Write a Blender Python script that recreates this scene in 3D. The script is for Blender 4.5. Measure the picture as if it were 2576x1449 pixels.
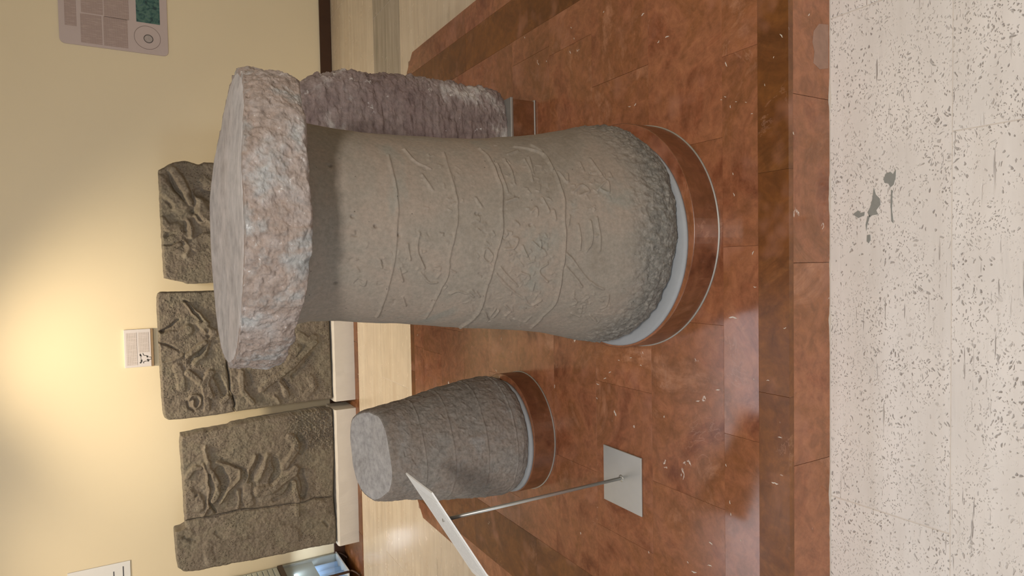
import bpy, math, random
import numpy as np
from math import sin, cos, pi, radians, sqrt, tan

for o in list(bpy.data.objects):
    bpy.data.objects.remove(o)
scene = bpy.context.scene
COL = scene.collection
random.seed(7)
rng = np.random.RandomState(11)

# ------------------------------------------------------------------ camera
# The photograph was taken with the phone turned on its side: the picture's left is the room's up.
F = 1600.0
PITCH, YAW, ROLL, EYE = radians(30.1), radians(2.3), radians(2.2), 1.5
fw = np.array([-sin(YAW) * cos(PITCH), cos(YAW) * cos(PITCH), -sin(PITCH)])
rt0 = np.array([cos(YAW), sin(YAW), 0.0])
dn0 = -np.cross(rt0, fw)
RT = rt0 * cos(ROLL) + dn0 * sin(ROLL)
DN = dn0 * cos(ROLL) - rt0 * sin(ROLL)
EYEP = np.array([0.0, 0.0, EYE])
cd = bpy.data.cameras.new('camera')
cd.sensor_fit = 'HORIZONTAL'; cd.sensor_width = 36.0; cd.lens = 36.0 * F / 2576.0
cd.clip_start = 0.02; cd.clip_end = 60
cam = bpy.data.objects.new('camera', cd); COL.objects.link(cam)
from mathutils import Matrix, Vector
M3 = Matrix((( DN[0], RT[0], -fw[0]), (DN[1], RT[1], -fw[1]), (DN[2], RT[2], -fw[2])))
cam.matrix_world = Matrix.Translation(Vector(EYEP)) @ M3.to_4x4()
scene.camera = cam

# ------------------------------------------------------------------ world, light, exposure
w = bpy.data.worlds.new('world'); scene.world = w; w.use_nodes = True
bg = w.node_tree.nodes['Background']
bg.inputs['Color'].default_value = (0.75, 0.85, 1.0, 1); bg.inputs['Strength'].default_value = 1.0

def area(name, loc, target, sx, sy, power, color, spread=180):
    l = bpy.data.lights.new(name, 'AREA'); l.shape = 'RECTANGLE'; l.size = sx; l.size_y = sy
    l.energy = power; l.color = color; l.spread = radians(spread)
    o = bpy.data.objects.new(name, l); COL.objects.link(o); o.location = loc
    d = Vector(target) - Vector(loc); o.rotation_euler = d.to_track_quat('-Z', 'Y').to_euler()
    return o
def spot(name, loc, target, power, color, size=70, blend=0.8, r=0.06):
    l = bpy.data.lights.new(name, 'SPOT'); l.energy = power; l.color = color
    l.spot_size = radians(size); l.spot_blend = blend; l.shadow_soft_size = r
    o = bpy.data.objects.new(name, l); COL.objects.link(o); o.location = loc
    d = Vector(target) - Vector(loc); o.rotation_euler = d.to_track_quat('-Z', 'Y').to_euler()
    return o
WARM = (1.0, 0.82, 0.56); COOL = (0.80, 0.90, 1.0); NEUT = (1.0, 0.95, 0.90)
area('key_light', (0.30, -1.30, 3.30), (0.15, 1.3, 0.7), 0.45, 0.45, 112, (1.0, 0.95, 0.90))  # unseen frontal light from above, fitted to the cap's shadow; no window here
area('daylight_window_light', (-3.72, -0.6, 1.75), (0.0, 1.0, 0.3), 1.9, 2.1, 42, COOL)
area('daylight_rear_light', (-1.2, -3.3, 1.8), (-0.6, 1.5, 0.2), 2.2, 1.8, 12, COOL)
spot('wall_lamp_light', (-0.55, 4.55, 3.32), (-0.60, 5.25, 0.6), 215, WARM, 90, 0.9, 0.07)
spot('wall_lamp_light.001', (-2.2, 4.35, 3.32), (-2.1, 5.2, 0.6), 90, WARM, 92, 0.9, 0.07)
spot('wall_lamp_light.002', (2.9, 4.4, 3.32), (2.7, 5.0, 0.0), 5, WARM, 90, 0.9, 0.08)
scene.view_settings.view_transform = 'Standard'; scene.view_settings.look = 'None'
scene.view_settings.exposure = 0.0; scene.view_settings.gamma = 1.0
scene.view_settings.use_curve_mapping = False

# ------------------------------------------------------------------ measuring: pixel of the photo to a point on a plane
def ray(x, y): return fw * F + DN * (x - 1288.0) + RT * (724.5 - y)
def hz(x, y, z=0.16): r = ray(x, y); return EYEP + r * ((z - EYE) / r[2])
def hy(x, y, Y): r = ray(x, y); return EYEP + r * (Y / r[1])

# ------------------------------------------------------------------ numpy noise
_perm = rng.permutation(256); _perm = np.concatenate([_perm, _perm, _perm])
_g = rng.normal(size=(256, 3)); _g /= np.linalg.norm(_g, axis=1)[:, None]
def pnoise(P):
    P = np.asarray(P, float); I = np.floor(P).astype(int); f = P - I; I &= 255
    u = f * f * f * (f * (f * 6 - 15) + 10)
    res = 0
    for a in (0, 1):
        for b in (0, 1):
            for c in (0, 1):
                h = _perm[_perm[_perm[(I[..., 0] + a) & 255] + ((I[..., 1] + b) & 255)] + ((I[..., 2] + c) & 255)]
                g = _g[h]
                d = g[..., 0] * (f[..., 0] - a) + g[..., 1] * (f[..., 1] - b) + g[..., 2] * (f[..., 2] - c)
                res = res + d * (u[..., 0] if a else 1 - u[..., 0]) * (u[..., 1] if b else 1 - u[..., 1]) * (u[..., 2] if c else 1 - u[..., 2])
    return res
def fbm(P, s, oct=4, gain=0.5):
    r = 0; a = 1.0; P = np.asarray(P, float) * s
    for i in range(oct):
        r = r + a * pnoise(P + 17.3 * i); P = P * 2.03; a *= gain
    return r
def smooth(e0, e1, x):
    t = np.clip((x - e0) / (e1 - e0), 0, 1); return t * t * (3 - 2 * t)

# ------------------------------------------------------------------ object helpers
def empty(name, loc, label=None, cat=None, group=None, kind=None, rz=0.0):
    o = bpy.data.objects.new(name, None); COL.objects.link(o); o.location = loc
    o.rotation_euler = (0, 0, rz); o.empty_display_size = 0.05
    tag(o, label, cat, group, kind); return o
def tag(o, label=None, cat=None, group=None, kind=None):
    if label: o['label'] = label
    if cat: o['category'] = cat
    if group: o['group'] = group
    if kind: o['kind'] = kind
    return o
def root_loc(p):
    v = Vector((0, 0, 0))
    while p is not None:
        v = v + p.location; p = p.parent
    return v
def link(name, me, mat, parent=None, loc=None):
    o = bpy.data.objects.new(name, me); COL.objects.link(o)
    if mat is not None and not me.materials: me.materials.append(mat)
    if parent is not None: o.parent = parent
    if loc is not None: o.location = loc
    return o
def mesh(name, V, Fc, mat, parent=None, sm=False, label=None, kind=None):
    V = np.asarray(V, float)
    if parent is not None: V = V - np.array(root_loc(parent))
    c = (V.min(0) + V.max(0)) / 2; c[2] = V[:, 2].min()      # own origin at its own base
    me = bpy.data.meshes.new(name); me.from_pydata([tuple(v) for v in (V - c)], [], [tuple(int(i) for i in f) for f in Fc])
    if sm: me.polygons.foreach_set('use_smooth', [True] * len(me.polygons))
    me.update()
    o = link(name, me, mat, parent, tuple(c))
    return tag(o, label, None, None, kind)
def quads_mesh(name, V, Q, mat, parent=None, extra=None, sm=True, label=None):
    """fast build from numpy: V (n,3), Q (m,4) quads"""
    V = np.asarray(V, float)
    if parent is not None: V = V - np.array(root_loc(parent))
    c = (V.min(0) + V.max(0)) / 2; c[2] = V[:, 2].min(); V = V - c
    me = bpy.data.meshes.new(name)
    nq = len(Q)
    ng = list(extra or [])
    loops = list(Q.astype(np.int32).ravel()) if ng else Q.astype(np.int32).ravel()
    starts = list(range(0, nq * 4, 4)); tot = [4] * nq
    if ng:
        loops = list(loops)
        for f in ng: starts.append(len(loops)); tot.append(len(f)); loops.extend(int(i) for i in f)
    me.vertices.add(len(V)); me.vertices.foreach_set('co', V.astype(np.float32).ravel())
    me.loops.add(len(loops)); me.loops.foreach_set('vertex_index', np.asarray(loops, np.int32))
    me.polygons.add(len(starts)); me.polygons.foreach_set('loop_start', np.asarray(starts, np.int32))
    me.polygons.foreach_set('loop_total', np.asarray(tot, np.int32))
    me.update(calc_edges=True); me.validate()
    me.polygons.foreach_set('use_smooth', [sm] * len(me.polygons))
    o = link(name, me, mat, parent, tuple(c))
    return tag(o, label)
def grid_quads(n, m, wrap=False, flip=False):
    i = np.arange(n - 1)[:, None]; j = np.arange(m if wrap else m - 1)[None, :]; j2 = (j + 1) % m
    a = i * m + j; b = i * m + j2; c = (i + 1) * m + j2; d = (i + 1) * m + j
    q = np.stack([a, b, c, d], -1).reshape(-1, 4)
    return q[:, ::-1] if flip else q
def box(name, x0, x1, y0, y1, z0, z1, mat, parent=None, bev=0.0, label=None, kind=None):
    b = min(bev, (x1 - x0) / 2.2, (y1 - y0) / 2.2, (z1 - z0) / 2.2)
    if b <= 0:
        V = [(x, y, z) for z in (z0, z1) for y in (y0, y1) for x in (x0, x1)]
        Fc = [(0, 2, 3, 1), (4, 5, 7, 6), (0, 1, 5, 4), (2, 6, 7, 3), (0, 4, 6, 2), (1, 3, 7, 5)]
        return mesh(name, V, Fc, mat, parent, label=label, kind=kind)
    import bmesh
    bm = bmesh.new(); bmesh.ops.create_cube(bm, size=1.0)
    for v in bm.verts:
        v.co = ((x0 + x1) / 2 + v.co.x * (x1 - x0), (y0 + y1) / 2 + v.co.y * (y1 - y0), (z0 + z1) / 2 + v.co.z * (z1 - z0))
    bmesh.ops.bevel(bm, geom=bm.edges[:], offset=b, segments=1, affect='EDGES', profile=0.5)
    V = [tuple(v.co) for v in bm.verts]; Fc = [tuple(v.index for v in f.verts) for f in bm.faces]; bm.free()
    return mesh(name, V, Fc, mat, parent, label=label, kind=kind)
def prism(name, poly, z0, z1, mat, parent=None, bev=0.002, label=None, kind=None):
    """convex polygon in x, y raised from z0 to z1 with a small chamfer round its top"""
    P = np.array(poly, float); n = len(P); c = P.mean(0)
    d = P - c; ins = c + d * (1 - bev / np.maximum(1e-6, np.linalg.norm(d, axis=1)))[:, None]
    V = [(x, y, z0) for x, y in P] + [(x, y, z1 - bev) for x, y in P] + [(x, y, z1) for x, y in ins]
    Fc = [tuple(range(n))[::-1], tuple(range(2 * n, 3 * n))]
    for k in (0, 1):
        for i in range(n):
            j = (i + 1) % n; Fc.append((k * n + i, k * n + j, (k + 1) * n + j, (k + 1) * n + i))
    return mesh(name, V, Fc, mat, parent, label=label, kind=kind)
def lathe(name, prof, cx, cy, mat, parent=None, n=96, sm=True, label=None, cap=True):
    V = []; m = len(prof)
    for r, z in prof:
        for k in range(n):
            a = 2 * pi * k / n; V.append((cx + r * cos(a), cy + r * sin(a), z))
    Q = grid_quads(m, n, wrap=True)
    ex = [list(range(n))[::-1], list(range((m - 1) * n, m * n))] if cap else None
    return quads_mesh(name, np.array(V), Q, mat, parent, extra=ex, sm=sm, label=label)
def tube(name, pts, r, mat, parent=None, n=12, label=None):
    pts = [Vector(p) for p in pts]; V = []
    for i, p in enumerate(pts):
        d = (pts[min(i + 1, len(pts) - 1)] - pts[max(i - 1, 0)]).normalized()
        u = d.orthogonal().normalized() if i == 0 else (u - d * u.dot(d)).normalized()
        v = d.cross(u)
        for k in range(n):
            a = 2 * pi * k / n; V.append(tuple(p + (u * cos(a) + v * sin(a)) * r))
    Q = grid_quads(len(pts), n, wrap=True)
    return quads_mesh(name, np.array(V), Q, mat, parent, extra=[list(range(n))[::-1], list(range((len(pts) - 1) * n, len(pts) * n))], label=label)

# ------------------------------------------------------------------ materials
class Mat:
    def __init__(s, name, rough=0.6, metal=0.0, spec=0.5):
        s.m = bpy.data.materials.new(name); s.m.use_nodes = True; s.t = s.m.node_tree
        s.b = s.t.nodes['Principled BSDF']; s.b.inputs['Roughness'].default_value = rough
        s.b.inputs['Metallic'].default_value = metal; s.b.inputs['Specular IOR Level'].default_value = spec
        s.tc = s.n('ShaderNodeTexCoord'); s.vec = s.tc.outputs['Object']; s.h = None
    def n(s, t, **k):
        x = s.t.nodes.new(t)
        for a, v in k.items(): setattr(x, a, v)
        return x
    def l(s, a, b): s.t.links.new(a, b)
    def math(s, op, a, b=0.0, clamp=False):
        x = s.n('ShaderNodeMath', operation=op, use_clamp=clamp)
        for i, q in enumerate((a, b)):
            if isinstance(q, (int, float)): x.inputs[i].default_value = q
            else: s.l(q, x.inputs[i])
        return x.outputs[0]
    def map(s, scale=(1, 1, 1), loc=(0, 0, 0), rot=(0, 0, 0), vec=None):
        x = s.n('ShaderNodeMapping'); x.inputs['Scale'].default_value = scale; x.inputs['Location'].default_value = loc
        x.inputs['Rotation'].default_value = rot; s.l(vec or s.vec, x.inputs['Vector']); return x.outputs[0]
    def noise(s, scale, detail=4, rough=0.55, vec=None, dist=0.0):
        x = s.n('ShaderNodeTexNoise'); x.inputs['Scale'].default_value = scale; x.inputs['Detail'].default_value = detail
        x.inputs['Roughness'].default_value = rough; x.inputs['Distortion'].default_value = dist
        s.l(vec or s.vec, x.inputs['Vector']); return x.outputs['Fac']
    def vor(s, scale, vec=None, feature='F1', rnd=1.0, out='Distance'):
        x = s.n('ShaderNodeTexVoronoi', feature=feature); x.inputs['Scale'].default_value = scale
        x.inputs['Randomness'].default_value = rnd
        s.l(vec or s.vec, x.inputs['Vector']); return x.outputs[out]
    def ramp(s, fac, stops, interp='LINEAR'):
        x = s.n('ShaderNodeValToRGB'); e = x.color_ramp.elements; x.color_ramp.interpolation = interp
        while len(e) < len(stops): e.new(0.5)
        for q, (p, c) in zip(e, stops):
            q.position = p; q.color = (c[0], c[1], c[2], 1) if isinstance(c, (tuple, list)) else (c, c, c, 1)
        s.l(fac, x.inputs['Fac']); return x.outputs['Color']
    def mix(s, fac, a, b, mode='MIX'):
        x = s.n('ShaderNodeMix', data_type='RGBA', blend_type=mode)
        for i, q in ((0, fac), (6, a), (7, b)):
            if isinstance(q, (int, float)): x.inputs[i].default_value = q
            elif isinstance(q, (tuple, list)): x.inputs[i].default_value = (q[0], q[1], q[2], 1)
            else: s.l(q, x.inputs[i])
        return x.outputs[2]
    def rand(s): return s.n('ShaderNodeObjectInfo').outputs['Random']
    def offset_by_object(s, k=40.0):
        r = s.rand(); c = s.n('ShaderNodeCombineXYZ')
        for i, f in enumerate((k, k * 1.7, k * 0.6)): s.l(s.math('MULTIPLY', r, f), c.inputs[i])
        v = s.n('ShaderNodeVectorMath', operation='ADD'); s.l(s.vec, v.inputs[0]); s.l(c.outputs[0], v.inputs[1])
        s.vec = v.outputs[0]
    def col(s, c):
        if isinstance(c, (tuple, list)): s.b.inputs['Base Color'].default_value = (c[0], c[1], c[2], 1)
        else: s.l(c, s.b.inputs['Base Color'])
    def bump(s, h, strength=0.5, dist=0.002):
        x = s.n('ShaderNodeBump'); x.inputs['Strength'].default_value = strength; x.inputs['Distance'].default_value = dist
        s.l(h, x.inputs['Height'])
        if s.h is not None: s.l(s.h, x.inputs['Normal'])
        s.h = x.outputs[0]; s.l(s.h, s.b.inputs['Normal'])
    def rough(s, r): s.l(r, s.b.inputs['Roughness'])

def plain(name, c, rough=0.6, metal=0.0, var=0.06, scale=30, bump=0.0):
    m = Mat(name, rough, metal)
    f = m.noise(scale, 4)
    m.col(m.mix(f, tuple(x * (1 - var) for x in c), tuple(min(1, x * (1 + var)) for x in c)))
    if bump: m.bump(m.noise(scale * 6, 5), bump, 0.001)
    return m.m
def stone(name, cols, s1=6, s2=60, bump=0.6, bd=0.003, pits=0.0, pitscale=90, speck=None, rough=0.9, spec=0.25):
    m = Mat(name, rough, 0.0, spec)
    f = m.noise(s1, 6, 0.6, dist=0.3)
    c = m.ramp(f, [(0.32 + 0.36 * i / (len(cols) - 1), q) for i, q in enumerate(cols)])
    g = m.noise(s2, 5, 0.65)
    c = m.mix(0.75, c, m.ramp(g, [(0.3, 0.62), (0.5, 1.0), (0.72, 1.35)]), 'MULTIPLY')
    if speck:
        k = m.ramp(m.noise(speck[1], 4, 0.7), [(speck[2], 0.0), (min(1, speck[2] + 0.07), 1.0)])
        c = m.mix(k, c, speck[0])
    h = m.noise(s2 * 1.6, 7, 0.7)
    if pits > 0:
        v = m.vor(pitscale); k = m.ramp(v, [(0.12, 0.0), (0.3, 1.0)])
        mk = m.ramp(m.noise(7, 2), [(0.45, 0.0), (0.6, 1.0)])
        pk = m.mix(mk, (1, 1, 1), k)
        c = m.mix(pits, c, pk, 'MULTIPLY')
        m.bump(pk, 0.8, 0.003)
    m.col(c); m.bump(h, bump, bd)
    return m.m

M = {}
M['wall'] = plain('yellow_wall_paint', (0.80, 0.69, 0.48), 0.75, 0, 0.02, 3, 0.08)
M['ceiling'] = plain('ceiling_paint', (0.50, 0.45, 0.38), 0.8, 0, 0.02, 3)
M['brown_wood'] = plain('dark_brown_wood', (0.050, 0.020, 0.010), 0.4, 0, 0.25, 12)
M['white_block'] = plain('white_plaster', (0.66, 0.62, 0.56), 0.75, 0, 0.05, 14, 0.25)
M['mortar'] = plain('grey_mortar', (0.27, 0.28, 0.29), 0.7, 0, 0.08, 25, 0.3)
M['metal'] = plain('brushed_metal', (0.42, 0.42, 0.40), 0.42, 0.7, 0.08, 40)
M['steel'] = plain('steel_plate', (0.50, 0.50, 0.47), 0.34, 0.75, 0.05, 30)
M['acrylic'] = plain('white_board', (0.80, 0.80, 0.78), 0.35, 0, 0.02, 20)
M['paper'] = plain('paper', (0.68, 0.64, 0.64), 0.6, 0, 0.02, 20)
M['poster'] = plain('poster_sheet', (0.55, 0.46, 0.44), 0.45, 0, 0.03, 8)
M['ink'] = plain('ink', (0.05, 0.045, 0.04), 0.6)
M['grout'] = plain('grout', (0.16, 0.12, 0.09), 0.9)
M['floorgrout'] = plain('floor_grout', (0.62, 0.56, 0.50), 0.8, 0, 0.1, 30)
M['redgrout'] = plain('red_grout', (0.30, 0.19, 0.13), 0.8)
M['palegrout'] = plain('pale_grout', (0.50, 0.44, 0.38), 0.9, 0, 0.1, 60, 0.3)

def text_mat(name, paper, ink, lines, axis=2, amount=0.45):
    m = Mat(name, 0.55)
    sp = m.n('ShaderNodeSeparateXYZ'); m.l(m.vec, sp.inputs[0])
    wv = m.math('FRACT', m.math('MULTIPLY', sp.outputs[axis], lines))
    row = m.math('LESS_THAN', wv, 0.5)
    word = m.math('GREATER_THAN', m.noise(1.0, 2, vec=m.map((130, 130, 14))), 0.42)
    k = m.math('MULTIPLY', m.math('MULTIPLY', row, word), amount)
    m.col(m.mix(k, paper, ink)); return m.m
M['text_brown'] = text_mat('printed_text', (0.46, 0.36, 0.33), (0.22, 0.15, 0.13), 150, 2, 0.5)
M['text_label'] = text_mat('label_text', (0.62, 0.56, 0.54), (0.30, 0.25, 0.22), 90, 2, 0.45)
def photo_mat():
    m = Mat('green_print', 0.45)
    f = m.noise(22, 4, 0.6, dist=1.2)
    m.col(m.ramp(f, [(0.3, (0.01, 0.02, 0.03)), (0.45, (0.03, 0.10, 0.10)), (0.6, (0.10, 0.20, 0.16)), (0.75, (0.03, 0.08, 0.14))]))
    return m.m
M['photo'] = photo_mat()

def marble(name, cols, rough=0.16, veins=True, dark=0.0):
    m = Mat(name, rough, 0.0, 0.5); m.offset_by_object()
    f = m.noise(3.2, 8, 0.68, dist=1.0)
    c = m.ramp(f, [(0.30 + 0.38 * i / (len(cols) - 1), q) for i, q in enumerate(cols)])
    g = m.noise(26, 6, 0.7, dist=0.5)
    c = m.mix(0.6, c, m.ramp(g, [(0.3, 0.58), (0.5, 1.0), (0.72, 1.5)]), 'MULTIPLY')
    tone = m.math('ADD', m.math('MULTIPLY', m.rand(), 0.20), 0.90)
    cc = m.n('ShaderNodeCombineColor'); [m.l(tone, cc.inputs[i]) for i in range(3)]
    c = m.mix(1.0, c, cc.outputs[0], 'MULTIPLY')
    if veins:
        # thin pale veins where a warped noise crosses its middle
        nv = m.noise(4.5, 5, 0.6, dist=2.2)
        line = m.math('SUBTRACT', 1.0, m.math('MULTIPLY', m.math('ABSOLUTE', m.math('SUBTRACT', nv, 0.5)), 70.0), True)
        mask = m.ramp(m.noise(6.0, 3), [(0.58, 0.0), (0.68, 1.0)])
        c = m.mix(m.math('MULTIPLY', m.math('MULTIPLY', line, mask), 0.28, True), c, (0.50, 0.28, 0.19))
        # small white curls
        nv2 = m.noise(16, 3, 0.5, dist=1.8)
        l2 = m.math('SUBTRACT', 1.0, m.math('MULTIPLY', m.math('ABSOLUTE', m.math('SUBTRACT', nv2, 0.5)), 26.0), True)
        mk2 = m.ramp(m.noise(13, 3, 0.5, vec=m.map(loc=(5, 9, 2))), [(0.70, 0.0), (0.72, 1.0)])
        c = m.mix(m.math('MULTIPLY', m.math('MULTIPLY', l2, mk2), 1.0, True), c, (0.72, 0.66, 0.58))
        pk = m.ramp(m.noise(5, 3, 0.6, vec=m.map(loc=(2, 3, 8))), [(0.58, 0.0), (0.75, 0.5)])
        c = m.mix(pk, c, (0.44, 0.20, 0.13))
    m.col(c)
    m.rough(m.math('ADD', m.math('MULTIPLY', m.noise(9, 4), 0.16), rough - 0.06))
    return m.m
RED = [(0.125, 0.040, 0.019), (0.215, 0.076, 0.035), (0.285, 0.113, 0.054), (0.225, 0.088, 0.036), (0.34, 0.155, 0.085)]
BRN = [(0.110, 0.036, 0.009), (0.180, 0.066, 0.016), (0.13, 0.045, 0.012), (0.215, 0.085, 0.025)]
M['marble'] = marble('red_marble', RED)
M['marble_gloss'] = marble('polished_red_marble', RED, 0.10)
M['marble_gloss'].node_tree.nodes['Principled BSDF'].inputs['IOR'].default_value = 1.5
M['marble_brown'] = marble('brown_marble', BRN, 0.34)
M['marble_shaded'] = marble('shaded_red_marble', [tuple(x * 0.58 for x in c) for c in RED], 0.30)  # the red marble darkened: shade on pedestal sides put into the colour

def travertine(name, a, b, pits=True, streak=0.5, rough=0.45, gray=None):
    m = Mat(name, rough, 0.0, 0.4); m.offset_by_object(20)
    st = m.noise(1.0, 5, 0.6, vec=m.map((1.2, 18, 4)), dist=0.4)
    c = m.mix(m.ramp(st, [(0.35, 0.0), (0.65, 1.0)]), a, b)
    cl = m.noise(5.5, 5, 0.6)
    c = m.mix(0.35, c, m.ramp(cl, [(0.3, 0.78), (0.7, 1.12)]), 'MULTIPLY')
    if streak:
        sl = m.noise(1.0, 4, 0.65, vec=m.map((2.5, 46, 4), loc=(3, 1, 0)), dist=0.6)
        k = m.ramp(sl, [(0.60, 0.0), (0.68, streak)])
        c = m.mix(k, c, tuple(x * 0.55 for x in b))
    if pits:
        wv = m.noise(40, 3); 
        wp_ = m.n('ShaderNodeMix', data_type='VECTOR'); wp_.inputs[0].default_value = 0.035
        nz_ = m.n('ShaderNodeTexNoise'); nz_.inputs['Scale'].default_value = 30; m.l(m.vec, nz_.inputs['Vector'])
        m.l(m.vec, wp_.inputs[4]); m.l(nz_.outputs['Color'], wp_.inputs[5]); wv_ = wp_.outputs[1]
        v1 = m.vor(1.0, vec=m.map((70, 120, 60), vec=wv_))
        k1 = m.ramp(v1, [(0.16, 1.0), (0.27, 0.0)])
        mk = m.ramp(m.noise(6.0, 4, 0.65), [(0.36, 0.0), (0.58, 1.0)])
        k1 = m.math('MULTIPLY', k1, mk)
        v2 = m.vor(1.0, vec=m.map((120, 230, 130), vec=wv_))
        k2 = m.math('MULTIPLY', m.ramp(v2, [(0.18, 0.85), (0.30, 0.0)]), m.ramp(m.noise(11, 4, 0.6), [(0.40, 0.0), (0.6, 1.0)]))
        sn = m.noise(1.0, 3, 0.5, vec=m.map((7, 120, 10)))
        k3 = m.math('MULTIPLY', m.ramp(sn, [(0.67, 0.0), (0.71, 1.0)]), m.ramp(m.noise(4, 2, vec=m.map(loc=(7, 7, 7))), [(0.45, 0.0), (0.6, 1.0)]))
        k = m.math('MAXIMUM', m.math('MAXIMUM', k1, k2), k3)
        c = m.mix(m.math('MULTIPLY', k, 0.85), c, (0.28, 0.25, 0.23))
        m.bump(m.math('SUBTRACT', 1.0, k), 0.7, 0.002)
    m.col(c); m.rough(m.math('ADD', m.math('MULTIPLY', m.noise(12, 4), 0.2), rough - 0.1))
    return m.m
M['trav'] = travertine('pitted_travertine', (0.73, 0.685, 0.645), (0.67, 0.62, 0.575), True, 0.12, 0.40)
M['trav_back'] = travertine('veined_travertine', (0.70, 0.60, 0.46), (0.62, 0.51, 0.38), False, 0.45, 0.25)
M['trav_grey'] = travertine('grey_veined_travertine', (0.30, 0.26, 0.20), (0.48, 0.41, 0.33), False, 0.6, 0.24)

def column_stone():
    m = Mat('carved_grey_stone', 0.88, 0.0, 0.25)
    f = m.noise(4.5, 5, 0.6, dist=0.4)
    c = m.ramp(f, [(0.34, (0.180, 0.150, 0.118)), (0.46, (0.216, 0.187, 0.153)), (0.58, (0.236, 0.193, 0.155)), (0.68, (0.206, 0.190, 0.160))])
    c = m.mix(0.8, c, m.ramp(m.noise(110, 5, 0.7), [(0.3, 0.80), (0.5, 1.0), (0.72, 1.22)]), 'MULTIPLY')
    # the lowest part was never polished and is greyer and darker
    sp = m.n('ShaderNodeSeparateXYZ'); m.l(m.vec, sp.inputs[0])
    z = m.math('ADD', sp.outputs[2], m.math('MULTIPLY', m.math('SUBTRACT', m.noise(5, 3), 0.5), 0.16))
    k = m.ramp(z, [(0.10, 1.0), (0.20, 0.0)])
    foot = m.mix(1.0, (0.145, 0.135, 0.118), m.ramp(m.noise(75, 5, 0.7), [(0.3, 0.55), (0.5, 1.0), (0.7, 1.7)]), 'MULTIPLY')
    c = m.mix(k, c, foot)
    pk = m.ramp(m.vor(38), [(0.035, 0.25), (0.075, 1.0)])
    c = m.mix(1.0, c, m.mix(m.ramp(m.noise(9, 2), [(0.45, 0.0), (0.55, 1.0)]), (1, 1, 1), pk), 'MULTIPLY')
    m.col(c); m.bump(m.noise(120, 6, 0.7), 0.22, 0.0015); return m.m
M['column'] = column_stone()
M['cap'] = stone('pinkish_grey_rough_stone', [(0.25, 0.25, 0.24), (0.30, 0.285, 0.27), (0.275, 0.215, 0.18), (0.31, 0.265, 0.24), (0.33, 0.325, 0.315)], 8, 75, 0.6, 0.004, speck=((0.52, 0.51, 0.50), 75, 0.64))
M['cap_top'] = stone('smooth_lilac_grey_stone_top_lit', [(0.37, 0.335, 0.31), (0.42, 0.385, 0.365), (0.39, 0.365, 0.35), (0.44, 0.41, 0.39)], 3, 22, 0.12, 0.001)  # smooth cut face; cool light from overhead is painted into its paler tone
M['pillar'] = stone('grey_stone', [(0.165, 0.148, 0.130), (0.21, 0.190, 0.168), (0.205, 0.172, 0.145), (0.225, 0.210, 0.192)], 7, 70, 0.5, 0.003)
M['pillar_top'] = stone('smooth_grey_stone', [(0.33, 0.315, 0.30), (0.38, 0.365, 0.35), (0.35, 0.335, 0.32)], 5, 40, 0.25, 0.002)
M['slab'] = stone('purplish_rough_stone', [(0.12, 0.085, 0.08), (0.19, 0.140, 0.130), (0.24, 0.190, 0.175), (0.62, 0.60, 0.57)], 3.6, 42, 0.9, 0.006, speck=((0.62, 0.60, 0.57), 16, 0.63))
M['relief'] = stone('dark_basalt', [(0.150, 0.133, 0.104), (0.195, 0.170, 0.128), (0.175, 0.146, 0.114), (0.225, 0.196, 0.154)], 6, 70, 0.6, 0.003, pits=0.75, pitscale=75)

# ------------------------------------------------------------------ the setting
def struct(o): o['kind'] = 'structure'; return o
WY = 5.686
wb = struct(empty('wall_back', (0, WY, 0)))
box('plaster', -3.8, 3.6, WY, WY + 0.2, 0.0, 3.4, M['wall'], wb)
struct(box('wall_right', 3.6, 3.8, -3.6, WY + 0.2, 0.0, 3.4, M['wall']))
# left wall with its daylight window behind the viewer's shoulder
wl = struct(empty('wall_left', (-3.8, 0, 0)))
for nm, y0, y1, z0, z1 in (('plaster', -3.6, -1.7, 0, 3.4), ('plaster', 0.5, WY + 0.2, 0, 3.4), ('plaster', -1.7, 0.5, 0, 0.6), ('plaster', -1.7, 0.5, 2.9, 3.4)):
    box(nm, -4.0, -3.8, y0, y1, z0, z1, M['wall'], wl)
wn = struct(empty('window_1', (-3.9, -0.6, 0.6)))
for y0, y1, z0, z1 in ((-1.7, -1.64, 0.6, 2.9), (0.44, 0.5, 0.6, 2.9), (-1.64, 0.44, 0.6, 0.66), (-1.64, 0.44, 2.84, 2.9), (-0.63, -0.57, 0.66, 2.84)):
    box('window_frame', -3.93, -3.85, y0, y1, z0, z1, M['brown_wood'], wn)
wr = struct(empty('wall_rear', (0, -3.6, 0)))
for x0, x1, z0, z1 in ((-4.0, -2.4, 0, 3.4), (0.0, 3.8, 0, 3.4), (-2.4, 0.0, 0, 0.8), (-2.4, 0.0, 2.8, 3.4)):
    box('plaster', x0, x1, -3.8, -3.6, z0, z1, M['wall'], wr)
struct(box('ceiling', -4.0, 3.8, -3.8, WY + 0.2, 3.4, 3.5, M['ceiling']))
struct(box('baseboard_back', -3.8, 3.6, WY - 0.022, WY, 0.002, 0.098, M['brown_wood'], bev=0.003))

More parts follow.
